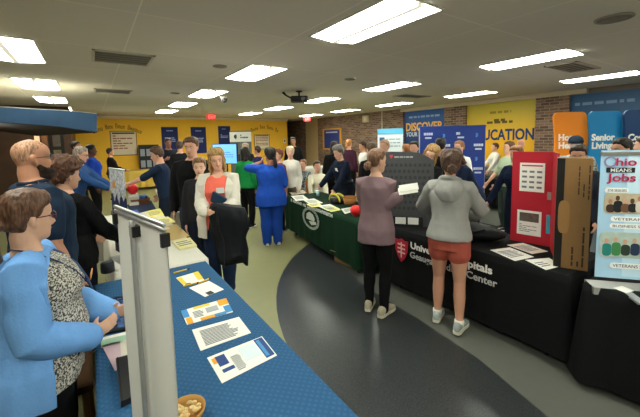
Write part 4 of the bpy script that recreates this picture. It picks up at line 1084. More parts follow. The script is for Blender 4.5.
# sheets and bag on the hospital table
sheet('white printed sheet nearest the aisle on the hospital table', [(490, 250), (510, 247.5), (534, 257), (515, 261)], 'sheet', lines=(.1, .2, .9, .8, 6), name='paper_sheet')
sheet('cream printed sheet in front of the red board', [(507, 245), (523, 243), (548, 251.5), (532, 254)], 'sheet', col=mat('#ddd3c4'), lines=(.1, .2, .9, .8, 6), name='paper_sheet')
sheet('white sheet cut off by the brown carton', [(525, 260), (549, 258), (562, 266), (546, 270)], 'sheet', name='paper_sheet', lines=(.1, .3, .6, .8, 3))
sheet('white sheet beneath the jobs banner on the right table', [(613, 288), (622, 286), (634, 291), (626, 293)], 'sheet', name='paper_sheet')
random.seed(11)
p = on_z(474, 247, TT); t = thing('black_bag', 'soft black bag lying on the hospital table right of the grey hoodie', 'bag', (3.2, 1.95, TT), R(-70))
m = MB(); m.loft([[V((lerp(-.3, .3, j / 10), (.15 * math.sin(PI * (j + 1.2) / 12.4) + .03) * math.cos(q), max(0, .075 + (.085 + .02 * math.sin(j * 1.7)) * math.sin(q) * math.sin(PI * (j + 1) / 12)))) for q in [2 * PI * i / 16 for i in range(16)]] for j in range(11)])
m.build('bag_body', cloth('#0c0c0e', rough=.6, amt=.3, bump=.4, scale=20), t, smooth=True)
m = MB(); m.tube([(-.15, -.08, .12), (-.1, -.16, .15), (.05, -.18, .12), (.12, -.1, .13)], .014, n=8); m.build('strap', mat('#151517'), t, smooth=True)
m = MB(); m.tube([(-.24, .0, .155), (.0, .03, .175), (.24, 0, .15)], .006, n=6); m.build('zip', mat('#3b3c40', metal=.5), t, smooth=True)
def bottle(p, lab, s=1.0):
    t = thing('water_bottle', lab, 'bottle', p)
    m = MB(); m.lathe((0, 0, 0), [(.028 * s, 0), (.032 * s, .01), (.032 * s, .12 * s), (.026 * s, .145 * s), (.013 * s, .17 * s), (.013 * s, .185 * s)]); m.build('bottle_body', mat('#c4d2da', rough=.12, spec=.6), t, smooth=True)
    m = MB(); m.lathe((0, 0, 0), [(.0335 * s, .06), (.0335 * s, .105)]); m.build('wrapper', mat('#5f86b0'), t, smooth=True)
    m = MB(); m.lathe((0, 0, 0), [(.016 * s, .183 * s), (.016 * s, .203 * s), (.003, .204 * s)]); m.build('cap', mat('#e5e7e8'), t, smooth=True)
bottle((3.46, 2.1, TT), 'clear water bottle on the hospital table beside the black bag')
def toy(p, lab):
    t = thing('spiky_ball', lab, 'toy', p, 0, 'yellow stress balls on the hospital table')
    m = MB(); m.ball((0, 0, .028), .024); m.build('core', mat('#d8d22c', rough=.5), t, smooth=True)
    m = MB()
    for k in range(26):
        a = k * 2.4; z = 1 - 2 * (k + .5) / 26; r = math.sqrt(1 - z * z); d = V((r * math.cos(a), r * math.sin(a), z)); m.tube([V((0, 0, .028)) + d * .02, V((0, 0, .028)) + d * .034], [.005, .002], n=5)
    o = m.build('spikes', mat('#e2dc3a', rough=.5), t, smooth=True); o['kind'] = 'stuff'
for k, (x, y) in enumerate(((397, 222), (401, 223), (405, 224), (409, 225.5), (399, 220), (404, 221))):
    q = on_z(x, y, TT); toy(q, 'small yellow spiky ball among others on the black table by the hoodie')
# curved grey display on the hospital table
t = thing('tabletop_display', 'grey rounded fabric display with small red emblem on the hospital table', 'display')
A = at_depth(381, 175, 4.02); B = at_depth(434, 175, 3.86); A.z = B.z = 0; u = (B - A).normalized(); n = V((u.y, -u.x, 0)); n = n if n.dot(-A) > 0 else -n; L = (B - A).length
GRD = mat('#444547', rough=.8, kind='cloth', scale=40)
def dz(f): return 1.64 - .02 * f - .1 * max(0, (f - .62) / .38) ** 2 - .03 * max(0, (.2 - f) / .2) ** 2
out = [A + V((0, 0, TT))] + [A + u * (L * f) + V((0, 0, dz(f))) for f in [i / 20 for i in range(21)]] + [B + V((0, 0, TT))]
m = MB(); m.prism(out, -n, .035); m.build('fabric_panel', GRD, t)
for r in range(8):
    m = MB()
    for c in range(10): m.slab(A + u * (L * (.07 + .088 * c + (.03 if r % 2 else 0))) + V((0, 0, TT + .2 + .073 * r)) + n * .0005, u, (0, 0, 1), L * .05, .034, .001, n=n)
    m.build('pattern_row', mat('#333437', rough=.8), t)
m = MB(); m.prism([A + u * (L * (.2 + .03 * x)) + V((0, 0, dz(.2) - .06 + .022 * z)) + n * .001 for x, z in ((0, -1), (1, .2), (1, 1), (-1, 1), (-1, .2))], n, .002); m.build('red_emblem', mat('#c23a40'), t)
m = MB(); bars(m, A + u * (L * .26) + V((0, 0, dz(.2) - .08)) + n * .001, u, V((0, 0, 1)), L * .35, .03, 1, 6); m.build('emblem_words', mat('#9a9a9c'), t)
m = MB(); m.slab(A + u * (L * .05) + V((0, 0, TT)) + n * .01, u, (0, 0, 1), L * .75, .12, .01, n=n); m.build('bottom_pocket', mat('#1a1a1c'), t)
m = MB(); m.slab(A + u * (L * .28) + V((0, 0, TT + .03)) + n * .021, u, (0, 0, 1), L * .2, .08, .002, n=n); m.slab(A + u * (L * .52) + V((0, 0, TT + .03)) + n * .021, u, (0, 0, 1), L * .2, .08, .002, n=n); m.build('white_cards', PAPER, t)
# green table things
for k, (p4, c_, l_) in enumerate((([(291, 196), (303, 195), (309, 199.5), (296, 201)], '#dedcd2', 'white papers at the far left end of the green table'), ([(303, 200), (314, 198.5), (323, 203), (311, 205)], '#d6d6cc', 'white paper in the middle of the green table'),
        ([(306, 204), (318, 202.5), (323, 206), (312, 207.5)], '#dcd68a', 'yellow paper at the front edge of the green table'), ([(318, 206), (330, 204), (340, 209), (328, 211)], '#dedcd2', 'white leaflets along the front of the green table'),
        ([(324, 208), (334, 206.5), (341, 210), (331, 212)], '#cfcf70', 'yellow leaflet near the white papers on the green table'), ([(332, 199), (343, 197), (350, 200), (340, 203)], '#e3e1d9', 'white sheet at the back of the green table'), ([(341, 209), (352, 207), (355, 211), (345, 214)], '#d0d3c4', 'pale sheet beside the red ball on the green table'), ([(288, 191), (303, 190), (307, 193), (292, 195)], '#b9ad8e', 'tan folder at the back left of the green table'))):
    sheet(l_, p4, 'paper', col=mat(c_), name='paper_sheet', z=TT + .001 * k, lines=(.12, .2, .85, .8, 4), seed=k)
p = on_z(354, 216, TT); balloon((p.x + .03, p.y, TT), .075, 'red ball on the right end of the green table')
p = on_z(350, 205, TT); t = thing('wicker_basket', 'brown wicker basket at the right of the green table', 'basket', p)
m = MB(); m.lathe((0, 0, 0), [(.08, 0), (.1, .06), (.11, .13), (.1, .13), (.09, .06), (.07, .012), (.003, .012)]); m.build('basket', mat('#a8703a', kind='noise', scale=70, amt=.3, bump=.5), t, smooth=True)
m = MB(); m.tube([V((.105 * math.cos(q), .105 * math.sin(q), .13)) for q in [2 * PI * i / 18 for i in range(19)]], .009, n=6, cap=False); m.build('rim', mat('#8a5528'), t, smooth=True)
p = on_z(337, 203, TT); t = thing('helmet', 'black and yellow helmet on the green table', 'helmet', p)
m = MB(); m.ball((0, 0, .045), (.12, .14, .10), 16, 10); m.build('shell', mat('#1d1d18', rough=.3), t, smooth=True)
for s in (-.05, .05):
    m = MB(); m.tube([V((s, .142 * math.cos(q), .045 + .104 * math.sin(q))) for q in [PI * i / 10 for i in range(11)]], .014, n=6); m.build('yellow_stripe', mat('#cbc022', rough=.4), t, smooth=True)
t = thing('paper_cup', 'small pale teal cup at the back of the green table', 'cup', on_z(318, 196, TT)); m = MB(); m.lathe((0, 0, 0), [(.028, 0), (.038, .1), (.034, .1), (.025, .01), (.003, .01)]); m.build('cup_body', mat('#a9cbd0'), t, smooth=True); m = MB(); m.lathe((0, 0, 0), [(.04, .096), (.04, .104), (.036, .104)]); m.build('rim', mat('#d9e6e8'), t, smooth=True)
t = thing('cardboard_box', 'open cardboard box on the floor under the green table', 'box', (3.05, 3.75, 0.002), R(8))
bx((-.15, -.2, 0), (.15, .2, .15)).build('box_body', mat('#8a6a42'), t); m = MB(); m.slab((-.15, -.2, .15), (0, 1, 0), (-.8, 0, .3), .4, .1, .004); m.build('flap', mat('#9a7a50'), t)

# ------------------------------------------------------------------ backdrops along the right wall
t = thing('backdrop_banner', 'wide blue backdrop printed with rows of white marks', 'backdrop')
A = at_depth(420, 127, 7.6); B = at_depth(485.5, 126, 7.4); zt = (A.z + B.z) / 2; A.z = B.z = 0; u = (B - A).normalized(); n = V((u.y, -u.x, 0)); n = n if n.dot(-A) > 0 else -n; L = (B - A).length
panel(A, u, L, .1, zt, mat('#203a86', rough=.6, kind='noise', scale=2, amt=.1), t, nn=n, waves=.003)
for q in (A, B):
    m = MB(); m.tube([q - n * .03 + V((0, 0, .02)), q - n * .03 + V((0, 0, zt))], .02, n=8); m.build('pole', mat('#9da0a2', metal=.6), t, smooth=True)
m = MB(); m.tube([A + V((0, 0, zt)) - n * .015, B + V((0, 0, zt)) - n * .015], .02, n=8); m.build('top_rail', mat('#2a4080'), t, smooth=True)
for r in range(5):
    for c in range(4):
        o = A + u * (L * (.06 + .25 * c + (.0 if r % 2 == 0 else .02))) + V((0, 0, zt - .2 - .26 * r)) + n * .006
        m = MB()
        if (r + c) % 2 == 0:
            bars(m, o, u, V((0, 0, 1)), L * .14, .07, 1, r * 7 + c, .8); m.slab(o + u * L * .02 - V((0, 0, .06)), u, (0, 0, 1), L * .1, .035, .0015, n=n); m.build('printed_mark', mat('#c3cdea'), t)
        else:
            m.prism([o + u * (L * .06 + .035 * x) + V((0, 0, .05 * z)) for x, z in ((0, -1), (.8, -.4), (.8, .6), (0, 1), (-.8, .5), (-.3, .1), (-.8, -.5))], n, .002); m.build('printed_emblem', mat('#4f7fd0'), t)
t = thing('backdrop_banner', 'white and pale blue banner in front of the brick wall', 'banner')
A = at_depth(377.5, 129, 8.0); B = at_depth(403, 128.5, 7.8); zt = A.z; A.z = B.z = 0; u = (B - A).normalized(); n = V((u.y, -u.x, 0)); n = n if n.dot(-A) > 0 else -n; L = (B - A).length
panel(A, u, L, .1, zt, mat('#d9e2e6', rough=.6), t, nn=n, waves=.002)
m = MB(); m.slab(A + V((0, 0, zt - .13)) + n * .004, u, (0, 0, 1), L, .13, .002, n=n); m.build('blue_heading', mat('#5cb0d8'), t)
m = MB(); bars(m, A + u * L * .1 + V((0, 0, zt - .6)) + n * .004, u, V((0, 0, 1)), L * .8, .4, 5, 8, .35); m.build('text_lines', mat('#9aa9b4'), t)
m = MB(); m.slab(A + u * L * .08 + V((0, 0, zt - .3)) + n * .006, u, (0, 0, 1), L * .2, .1, .002, n=n); m.build('emblem', mat('#3f5f8c'), t)
m = MB(); m.slab(A - n * .1, u, n, L, .2, .08); m.build('base', mat('#9c9e9f', metal=.5), t)
# three tall curved panels
D0 = 6.4
edges = [at_depth(554, 112, D0), at_depth(585.5, 112, D0), at_depth(616, 112, D0), at_depth(655, 112, D0)]
names = (('#e8861c', 'Home\nHealth', 'tall orange curved display panel with white words'), ('#1581bd', 'Senior\nLiving', 'tall bright blue curved display panel with white words'), ('#1b3f6e', 'Comm\nCare', 'tall navy curved display panel at the right edge'))
zt = 2.21
for k, (c_, w, lab) in enumerate(names):
    A, B = edges[k].copy(), edges[k + 1].copy(); A.z = B.z = 0; u = (B - A).normalized(); n = V((u.y, -u.x, 0)); n = n if n.dot(-A) > 0 else -n; L = (B - A).length + .03
    t = thing('display_banner', lab, 'display panel', group=None)
    pts = []; r = .09
    for i in range(7): q = R(180 - 15 * i); pts.append((r + r * math.cos(q), zt - r + r * math.sin(q)))
    for i in range(7): q = R(90 - 15 * i); pts.append((L - r + r * math.cos(q), zt - r + r * math.sin(q)))
    for i in range(1, 12): pts.append((L + .05 * math.sin(PI * 2 * i / 12), lerp(zt - r, .05, i / 12)))
    pts += [(L, .04), (0, .04)]
    for i in range(1, 12): pts.append((.05 * math.sin(-PI * 2 * i / 12), lerp(.05, zt - r, i / 12)))
    m = MB(); m.prism([A + u * x + V((0, 0, z)) + n * (.09 * k) for x, z in pts], -n, .04); m.build('fabric_panel', mat(c_, rough=.55, kind='noise', scale=1.5, amt=.06), t)
    m = MB(); m.slab(A - n * (.2 - .09 * k), u, n, L, .36, .03); m.build('foot_plate', mat('#3a3b3d', metal=.5), t)
    for q, wd in enumerate(w.split('\n')):
        px = (558, 587.5, 619)[k]; py = (140.5, 148.5)[q]; o = at_depth(px, py, D0)
        o = A + u * max(.03, (o - A).dot(u)) + V((0, 0, o.z)) + n * (.09 * k + .003)
        lettering(wd, .115, o, u, (0, 0, 1), mat('#efeee8'), t, bold=.007, squeeze=.98)
# grey roll-up before the yellow wall and the television
t = thing('banner_stand', 'grey and white roll-up banner before the yellow wall behind the television', 'banner stand')
A = at_depth(229.5, 131, 10.6); B = at_depth(251, 131, 10.4); zt = A.z; A.z = B.z = 0; u = (B - A).normalized(); n = V((u.y, -u.x, 0)); n = n if n.dot(-A) > 0 else -n; L = (B - A).length
panel(A, u, L, .12, zt, mat('#5f625f', rough=.6), t, nn=n, waves=.002)
m = MB(); m.slab(A + V((0, 0, zt - .34)) + n * .004, u, (0, 0, 1), L, .3, .002, n=n); m.build('white_heading', mat('#d3d3c9'), t)
m = MB(); bars(m, A + u * L * .5 + V((0, 0, zt - .25)) + n * .007, u, V((0, 0, 1)), L * .4, .14, 2, 4, .6); m.build('heading_words', mat('#3d4a44'), t); m = MB(); m.ball(A + u * L * .3 + V((0, 0, zt - .18)) + n * .007, (.07, .02, .07)); m.build('emblem', mat('#3d4a44'), t)
m = MB(); m.slab(A - n * .1, u, n, L, .2, .1); m.build('base', mat('#86888a', metal=.5), t)
t = thing('television', 'flat television with a light blue picture behind the blond woman', 'television')
A = at_depth(213, 164, 8.2); B = at_depth(237.5, 164, 8.0); z0 = A.z; z1 = at_depth(237.5, 143.5, 8.0).z; A.z = B.z = 0; u = (B - A).normalized(); n = V((u.y, -u.x, 0)); n = n if n.dot(-A) > 0 else -n; L = (B - A).length
m = MB(); m.slab(A + V((0, 0, z0)), u, (0, 0, 1), L, z1 - z0, .05, n=-n); m.build('housing', mat('#15171a'), t)
m = MB(); m.slab(A + u * .015 + V((0, 0, z0 + .015)) + n * .001, u, (0, 0, 1), L - .03, z1 - z0 - .03, .003, n=n); m.build('screen', mat('#6fb2e8', emit=.75), t)
m = MB(); bars(m, A + u * L * .35 + V((0, 0, z0 + .15)) + n * .005, u, V((0, 0, 1)), L * .5, .16, 3, 9, .3); m.build('screen_picture', mat('#3f79b4', emit=.5), t)
m = MB(); C = A.lerp(B, .5) - n * .07; m.tube([C + V((0, 0, .05)), C + V((0, 0, z0 + .3))], .03, n=8); m.build('pole', mat('#1b1c1e'), t, smooth=True)
m = MB(); m.slab(C - u * .35 - n * .25, u, n, .7, .5, .05); m.build('base', mat('#1b1c1e'), t)
# chairs
def make_chair(lab, p, rz, seatc, backc, cat='chair', group=None):
    t = thing('chair', lab, cat, (p[0], p[1], 0), rz, group)
    W = mat(backc, kind='wood', rough=.5); S_ = cloth(seatc)
    m = MB(); m.loft([[V((x * s, y * s, z)) for x, y in ((-.22, -.2), (.22, -.2), (.22, .22), (-.22, .22))] for z, s in ((.43, .96), (.45, 1), (.475, 1), (.485, .94))]); m.build('seat', S_, t)
    m = MB()
    m.loft([[V((x, -.22 - .05 * (z - .5) - .03 * (1 - (x / .22) ** 2) + d, z + (.03 * (1 - (x / .22) ** 2) if z > .8 else 0))) for x, d in [(q, 0) for q in (-.22, -.15, -.07, 0, .07, .15, .22)] + [(q, .025) for q in (.22, .15, .07, 0, -.07, -.15, -.22)]] for z in (.58, .7, .8, .9)]); m.build('backrest', W, t)
    for sx in (-.19, .19):
        m = MB(); m.tube([(sx, .19, .012), (sx, .18, .44)], .017, n=8); m.build('leg', W, t, smooth=True)
        m = MB(); m.tube([(sx, -.22, .012), (sx, -.2, .44), (sx, -.235, .88)], .017, n=8); m.build('leg', W, t, smooth=True)
    return t
# ------------------------------------------------------------------ the people
def who(label, px, py, D, rel, sex='f', det=0, S=None, shift=(0, 0), group=None, **k):
    """Someone whose head top is measured at px,py and who stands D from the camera; rel turns them from facing straight away."""
    p = at_depth(px, py, D); S = S or p.z
    b = math.degrees(math.atan2(p.y, p.x))
    random.seed(int(px * 7 + py))
    inv = Matrix.Rotation(-R(b + rel - 90), 3, 'Z'); base = V((p.x + shift[0], p.y + shift[1], 0))
    for nm in ('RH', 'LH'):
        if nm + 'w' in k: k[nm] = tuple((inv @ (at_depth(*k.pop(nm + 'w')) - base)) / S)
    return Person(label, xy=(p.x + shift[0], p.y + shift[1]), S=S, face=b + rel, sex=sex, det=det, group=group, **k)
JEAN = cloth('#1c2433'); BLKC = cloth('#121315', amt=.2); SH_D = mat('#1b1b1d', rough=.5)
def dressed(p, top, hairst, hairc, bottom=None, sleeve=1.0, shoes=None, **k):
    p.top('shirt', top, sleeve=sleeve, **k); p.trousers(bottom or BLKC); p.shoes(shoes or SH_D); p.hair(hairst, hairc) if hairst else None
    return p
CL = dict(RH=(.03, .17, .585), LH=(-.03, .18, .60), RHd=(-.9, .5, .1), LHd=(.9, .5, .05), RP=(0, -1, 0), LP=(0, -1, 0))
# 1 woman in the blue cardigan, nearest at left
p = who('woman in a light blue cardigan and glasses standing nearest at left', 24, 192, 1.5, -98, det=2, w=1.38, skin='#d0a489', head=(30, 4, 0), RH=(.075, .125, .565), LH=(-.02, .18, .58), RHd=(-.35, 1, .3), LHd=(.5, .9, .2), RP=(-1, 0, 0), LP=(1, 0, 0), Re=(.7, -.8, -.4), Le=(-.7, -.8, -.4), brow='#5a3a2a')
p.top('patterned_blouse', mat('#2f2f2e', rough=.85, kind='speckle', scale=130, amt=.07, h2='#c8c5bb'), hem=.46, sleeve=.2, off=.014, neck=.825)
p.top('cardigan', cloth('#6d9fdb', scale=90, amt=.07), hem=.43, off=.034, loose=.006, neck=.83, open=lambda z: .5, open_y=.075, amp=.009, fr=10)
p.trousers(BLKC); p.shoes(SH_D); p.tail_at = (0, -.105, .34); p.hair('ponytail', '#5e412f', thick=.012, length=.75, vol=.008); p.glasses('#5a1f2a')
m = MB()
for s in (-1, 1):
    q = [p.TP(s * x * p.k, y * p.k, z * p.S) for x, y, z in ((.06, -.06, .85), (.088, .02, .838), (.08, .11, .80), (.06, .175, .76), (.03, .215, .715), (.005, .232, .685))]
    m.tube(q, .011, n=8, flat=.25, ref=(s, 0, .3))
m.build('lanyard', mat('#1c3560', rough=.7), p.o, smooth=True)
p.tag_card(.03, .735, off=.05, w=.09, h=.028, col='#c98a4a', name='name_badge')
# 2 bearded man
p = who('bald bearded man in a dark navy polo at left', 31, 137, 2.25, -72, 'm', 2, w=1.22, skin='#b98468', head=(-4, 0, 0))
p.top('polo_shirt', cloth('#1d2c40'), sleeve=.42, off=.018); p.trousers(JEAN); p.shoes(SH_D); p.hair('buzz', '#a37a60', thick=.0012, seedamp=.0008); p.glasses('#3a3030'); p.beard('#2a1a12', thick=.02)
m = MB(); m.tube([p.TP(.075 * math.cos(q), -.012 + .07 * math.sin(q), .838 * p.S + .008 * math.sin(q)) for q in [2 * PI * i / 18 for i in range(19)]], .018, n=8, cap=False); m.build('collar', cloth('#182535'), p.o, smooth=True)
# 3 woman with bun in the black jacket
p = who('woman in a black jacket with brown hair pinned up, behind the blue cardigan', 81, 160, 2.8, -50, det=2, w=1.12, shift=(-.12, .05), skin='#cf9f84', head=(-14, 6, 0), RH=(.1, .2, .56), LH=(-.1, .2, .56))
p.top('jacket', cloth('#0d0d0f', rough=.75, amt=.3), hem=.47, off=.024, loose=.008, amp=.009); p.trousers(cloth('#14192a')); p.shoes(SH_D); p.bun_at = (-.03, -.135, .72); p.hair('bun', '#55392a', thick=.026, vol=.02, seedamp=.014)
# 4..7 left background
p = who('grey-haired man in glasses and blue shirt leaning over the white table', 80, 149, 5.6, -110, 'm', 1, w=1.15, skin='#cf9c86', lean=14, RH=(.1, .38, .56), LH=(-.05, .36, .56), S=1.78, shift=(-.15, 0))
dressed(p, cloth('#2a4a7d'), 'short', '#8f8378', sleeve=1.0); p.glasses()
p = who('man with dark hair behind the grey-haired man at left', 76, 141, 8.3, -120, 'm', 0, skin='#a87660'); dressed(p, cloth('#2a2524'), 'short', '#1b1512')
p = who('woman with black hair and royal blue top by the yellow wall at left', 91, 144, 7.4, -95, 'f', 0, w=1.1, skin='#5a3a2c'); dressed(p, cloth('#1c3fa0'), 'up', '#0f0c0c')
p = who('woman in black with a grey skirt standing by the framed chart', 110, 148, 10.4, -80, 'f', 0, skin='#b58468', RH=(.1, .2, .58), LH=(-.1, .2, .58)); dressed(p, cloth('#1a1516'), 'up', '#2a1a14', bottom=cloth('#3d4246'))
# 8 young man in navy reaching over the white table
p = who('young man in a dark navy shirt reaching across the white table', 156, 147, 5.7, 78, 'm', 1, skin='#cf9c84', lean=8, LH=(-.06, .42, .60), RH=(.2, .12, .50), shift=(.12, .05), head=(8, 6, 0), Le=(-.4, -.3, -.8))
p.top('shirt', cloth('#1b2940'), sleeve=.48, off=.02); p.trousers(JEAN); p.shoes(SH_D); p.hair('short', '#4a3020', thick=.018, vol=.004); p.tag_card(.06, .745, w=.08, h=.055)
b = MB(); c = p.arm[1][2]; b.slab(c + V((-.06, -.04, -.08)), (.2, .4, .9), (.8, -.3, 0), .2, .12, .012); b.build('rolled_paper', PAPER, p.o)
# 9..12
p = who('man in dark uniform near the middle blue poster', 168, 138, 9.4, 195, 'm', 0, skin='#8a5a48', RH=(.1, .2, .7)); dressed(p, cloth('#161a26'), 'short', '#17120f', sleeve=.4)
p = who('man in a black jacket seen from behind near the middle blue poster', 180, 141, 8.6, -20, 'm', 0, skin='#b98a70'); dressed(p, BLKC, 'short', '#3a2c22', bottom=cloth('#4a3f32'))
p = who('tall young man in a black jacket behind the woman in coral', 191, 137, 4.55, 172, 'm', 1, w=.98, skin='#cb9980', head=(-14, 4, 0)); p.top('jacket', cloth('#121215'), off=.022); p.trousers(cloth('#2b3c52')); p.shoes(SH_D); p.hair('short', '#5c422c', thick=.012, vol=.006)
p = who('short person with light brown hair between tall man and coral woman', 199, 158, 4.3, 178, 'f', 1, skin='#d8ab92', head=(-4, 6, 0)); p.top('jacket', cloth('#26262a'), off=.02); p.trousers(JEAN); p.shoes(SH_D); p.hair('up', '#7a5a3a', thick=.014)
# 13 woman in coral
p = who('smiling blond woman in a white cardigan and coral shirt with coat over arm', 217, 149, 3.92, 165, det=2, w=1.3, skin='#e0ad92', head=(18, 6, 5), RH=(.045, .22, .615), LH=(-.07, .215, .60), RHd=(-1, .3, .05), LHd=(.8, .45, .1), RP=(0, -1, .0), LP=(0, -1, .2), LF=(-.05, .02), RF=(.055, -.02), brow='#8a6a48', smile=True)
p.top('coral_shirt', cloth('#f2725f', amt=.06), hem=.47, sleeve=.2, off=.014, neck=.822)
p.top('cardigan', cloth('#d9d3c6', amt=.07), hem=.40, off=.03, loose=.008, neck=.83, open=lambda z: .115, amp=.008)
p.trousers(cloth('#1d2a44')); p.shoes(mat('#c9c4b8', rough=.6)); p.hair('bob', '#b18d58', thick=.014, length=.3, vol=.014, seedamp=.010); p.tag_card(-.07, .735, off=.035, w=.085, h=.06)
coat_at = p
m = MB(); m.slab(p.TP(-.10, .235, .615 * p.S), p.Rt @ V((.8, -.1, .5)), p.Rt @ V((-.3, .2, .8)), .17, .12, .03); nb = m.build('notebook', mat('#24405c'), p.o)
# coat over her arm
wr = p.arm[-1][2]; el = p.arm[-1][1]
M0 = Matrix.Translation(p.o.location) @ Matrix.Rotation(p.o.rotation_euler.z, 4, 'Z')
rings = []
mid = el.lerp(wr, .72); ax = (wr - el).normalized()
lat = V((-.82, .45, 0)).normalized(); fwd = V((0, 1, 0))
for j in range(15):
    z = j / 14; r = []
    hw = .165 + .03 * math.sin(z * 5) + .02 * z; hd = .075 + .02 * math.sin(z * 7)
    for i in range(26):
        q = 2 * PI * i / 26; e = 1 + .13 * math.sin(q * 5 + z * 4) + .09 * math.sin(q * 8 - z * 7) + .2 * noise.noise(V((math.cos(q) * 1.5, math.sin(q) * 1.5, z * 3)))
        r.append(M0 @ (mid + V((-.05, .07, 0)) + V((1, 0, 0)) * (hw * e * math.cos(q)) + fwd * (hd * e * math.sin(q)) + V((0, 0, .07 + .03 * math.cos(q) - z * .58 + (.07 * math.sin(q * 3 + 1) if j == 14 else (.03 * math.sin(q * 3 + 1) if j == 13 else 0))))))
    rings.append(r)
t = thing('coat', 'black winter coat hanging over the arm of the woman in coral', 'coat')
m = MB(); m.loft(rings); ob = m.build('coat_body', cloth('#191b1f', rough=.6, amt=.4, scale=18), t, smooth=True)
m = MB(); m.tube([r[5] + V((0, 0, 0)) for r in rings[3:]], .018, n=8, flat=.5); m.build('front_hem', cloth('#26272b'), t, smooth=True)
m = MB(); m.tube([rings[4][22], rings[7][23], rings[11][22], rings[14][23]], [.055, .05, .042, .036], n=12); m.build('sleeve', cloth('#2c2e33'), t, smooth=True)
# background middle
p = who('woman in a green top with black hair behind the scrubs', 245, 147, 6.9, -35, 'f', 0, skin='#b98468'); dressed(p, cloth('#17803f'), 'bob', '#1a1210', bottom=BLKC)
p = who('pale-haired person by the grey roll-up banner', 245, 143, 9.4, 150, 'm', 0, skin='#cfa58e'); dressed(p, cloth('#22252b'), 'short', '#b8a890')
p = who('person in navy right of the grey roll-up banner', 257, 146, 9.0, 60, 'f', 0, skin='#c08c74'); dressed(p, cloth('#262a52'), 'up', '#3a2420')
# scrubs
p = who('woman in royal blue scrubs seen from behind raising a hand to her face', 269.5, 147, 5.7, 8, 'f', 1, w=1.36, skin='#a8745c', S=1.66, head=(18, -2, 0), LH=(-.075, .125, .86), LHd=(.5, .3, 1), Le=(-1, -.2, -.5), LP=(1, 0, 0))
p.top('scrub_top', cloth('#19439c', amt=.08), hem=.42, sleeve=.5, off=.026, loose=.014, amp=.008); p.trousers(cloth('#183f92', amt=.08), off=.02, flare=.02); p.shoes(mat('#c9c9c4'), big=.95); p.tail_at = (.03, -.10, .3); p.hair('ponytail', '#17110f', thick=.02, length=.45, vol=.01)
p = who('woman with red-brown hair facing the scrubs from the right', 278, 149, 6.6, 120, 'f', 0, skin='#cf9c86'); dressed(p, cloth('#6b3d46'), 'up', '#6a3a28')
p = who('woman with short white-blond hair and cream top at the green table', 290, 146, 6.8, 150, 'f', 0, w=.96, skin='#d8ab94', head=(25, 4, 0)); dressed(p, cloth('#d8d4ca'), 'short', '#cfc0a0', bottom=cloth('#5c5648'))
p = who('man in black before the brick alcove under the red exit sign', 293, 137, 10.8, 170, 'm', 0, skin='#a8785f'); dressed(p, BLKC, 'short', '#1d1714')
SIT = dict(RF=(.06, .25), LF=(-.06, .25), RH=(.09, .24, .33), LH=(-.09, .24, .33))
def seated(label, px, py, D, rel, sex, tops, hairst, hairc, skin, chair_lab, seatc='#1f6f74', backc='#1f6f74', bottom=None, w=1.0, S=None, det=0, **k):
    p0 = at_depth(px, py, D); S = S or (p0.z - .5) / .47
    kw = dict(SIT); kw.update(k)
    p = who(label, px, py, D, rel, sex, det, S=S, w=w, skin=skin, hipz=.50 + .055 * (S / 1.7), **kw)
    dressed(p, tops, hairst, hairc, bottom=bottom)
    c = make_chair(chair_lab, p.o.location, p.o.rotation_euler.z, seatc, backc)
    f = V((-math.sin(c.rotation_euler.z), math.cos(c.rotation_euler.z), 0)); c.location = c.location + f * .04
    return p
seated('child in a plaid shirt seated near the brick alcove', 303, 157, 8.2, 160, 'f', mat('#2b3238', kind='speckle', scale=30, amt=.05, h2='#8f9a9c'), 'short', '#8a6040', '#cf9c86', 'teal chair under the child in plaid', S=1.62)
seated('woman in a cream blouse seated behind the green table', 317, 163, 7.3, 195, 'f', cloth('#d6cfb8'), 'up', '#3a281e', '#cf9a82', 'orange wooden chair under the woman in cream', '#9a5a2c', '#a8642f', S=1.66, RH=(.16, .3, .36), LH=(-.05, .26, .36))
p = who('person with long dark hair and black jacket, back turned, by the framed poster', 334, 141, 7.7, -10, 'f', 0, w=1.1, skin='#b98a72'); dressed(p, BLKC, 'bob', '#2c1e18')
p = who('grey-haired woman in a navy shirt with belt behind the green table', 344, 145, 6.4, 125, 'f', 1, w=1.12, skin='#d0a08a', lean=10, head=(0, 8, 0), RH=(.1, .3, .5), LH=(-.14, .26, .47)); p.top('shirt', cloth('#151d2e'), off=.02, hem=.56); p.trousers(cloth('#141a28'), waist=.6, off=.02); p.shoes(SH_D); p.hair('short', '#6f6a66', thick=.02, vol=.012); p.tag_card(-.06, .75, w=.06, h=.07)
m = MB(); rr = p.torso_rings(.583, .603, off=.03); m.loft(rr); m.build('belt', mat('#0a0a0b', rough=.4), p.o, smooth=True)
p = who('person with reddish ponytail and maroon top by the brick wall', 349, 139, 9.6, -30, 'f', 0, skin='#cf9c86'); dressed(p, cloth('#3a1d2c'), 'ponytail', '#a8703a')
p = who('person in a white shirt by the brick wall left of the pale banner', 366, 141, 8.8, 110, 'm', 0, skin='#b98468', lean=8); dressed(p, cloth('#d5d3cc'), 'short', '#2a1f18', bottom=cloth('#2a2e36'))
p = who('person with brown hair mostly hidden behind the woman in mauve', 371, 142, 5.6, 30, 'f', 0, skin='#c9977e'); dressed(p, BLKC, 'up', '#5a4634')
p = who('bald man behind the woman in mauve', 384, 140, 6.0, 150, 'm', 0, skin='#d0a088'); dressed(p, cloth('#1f2024'), 'buzz', '#b08a70', sleeve=1)
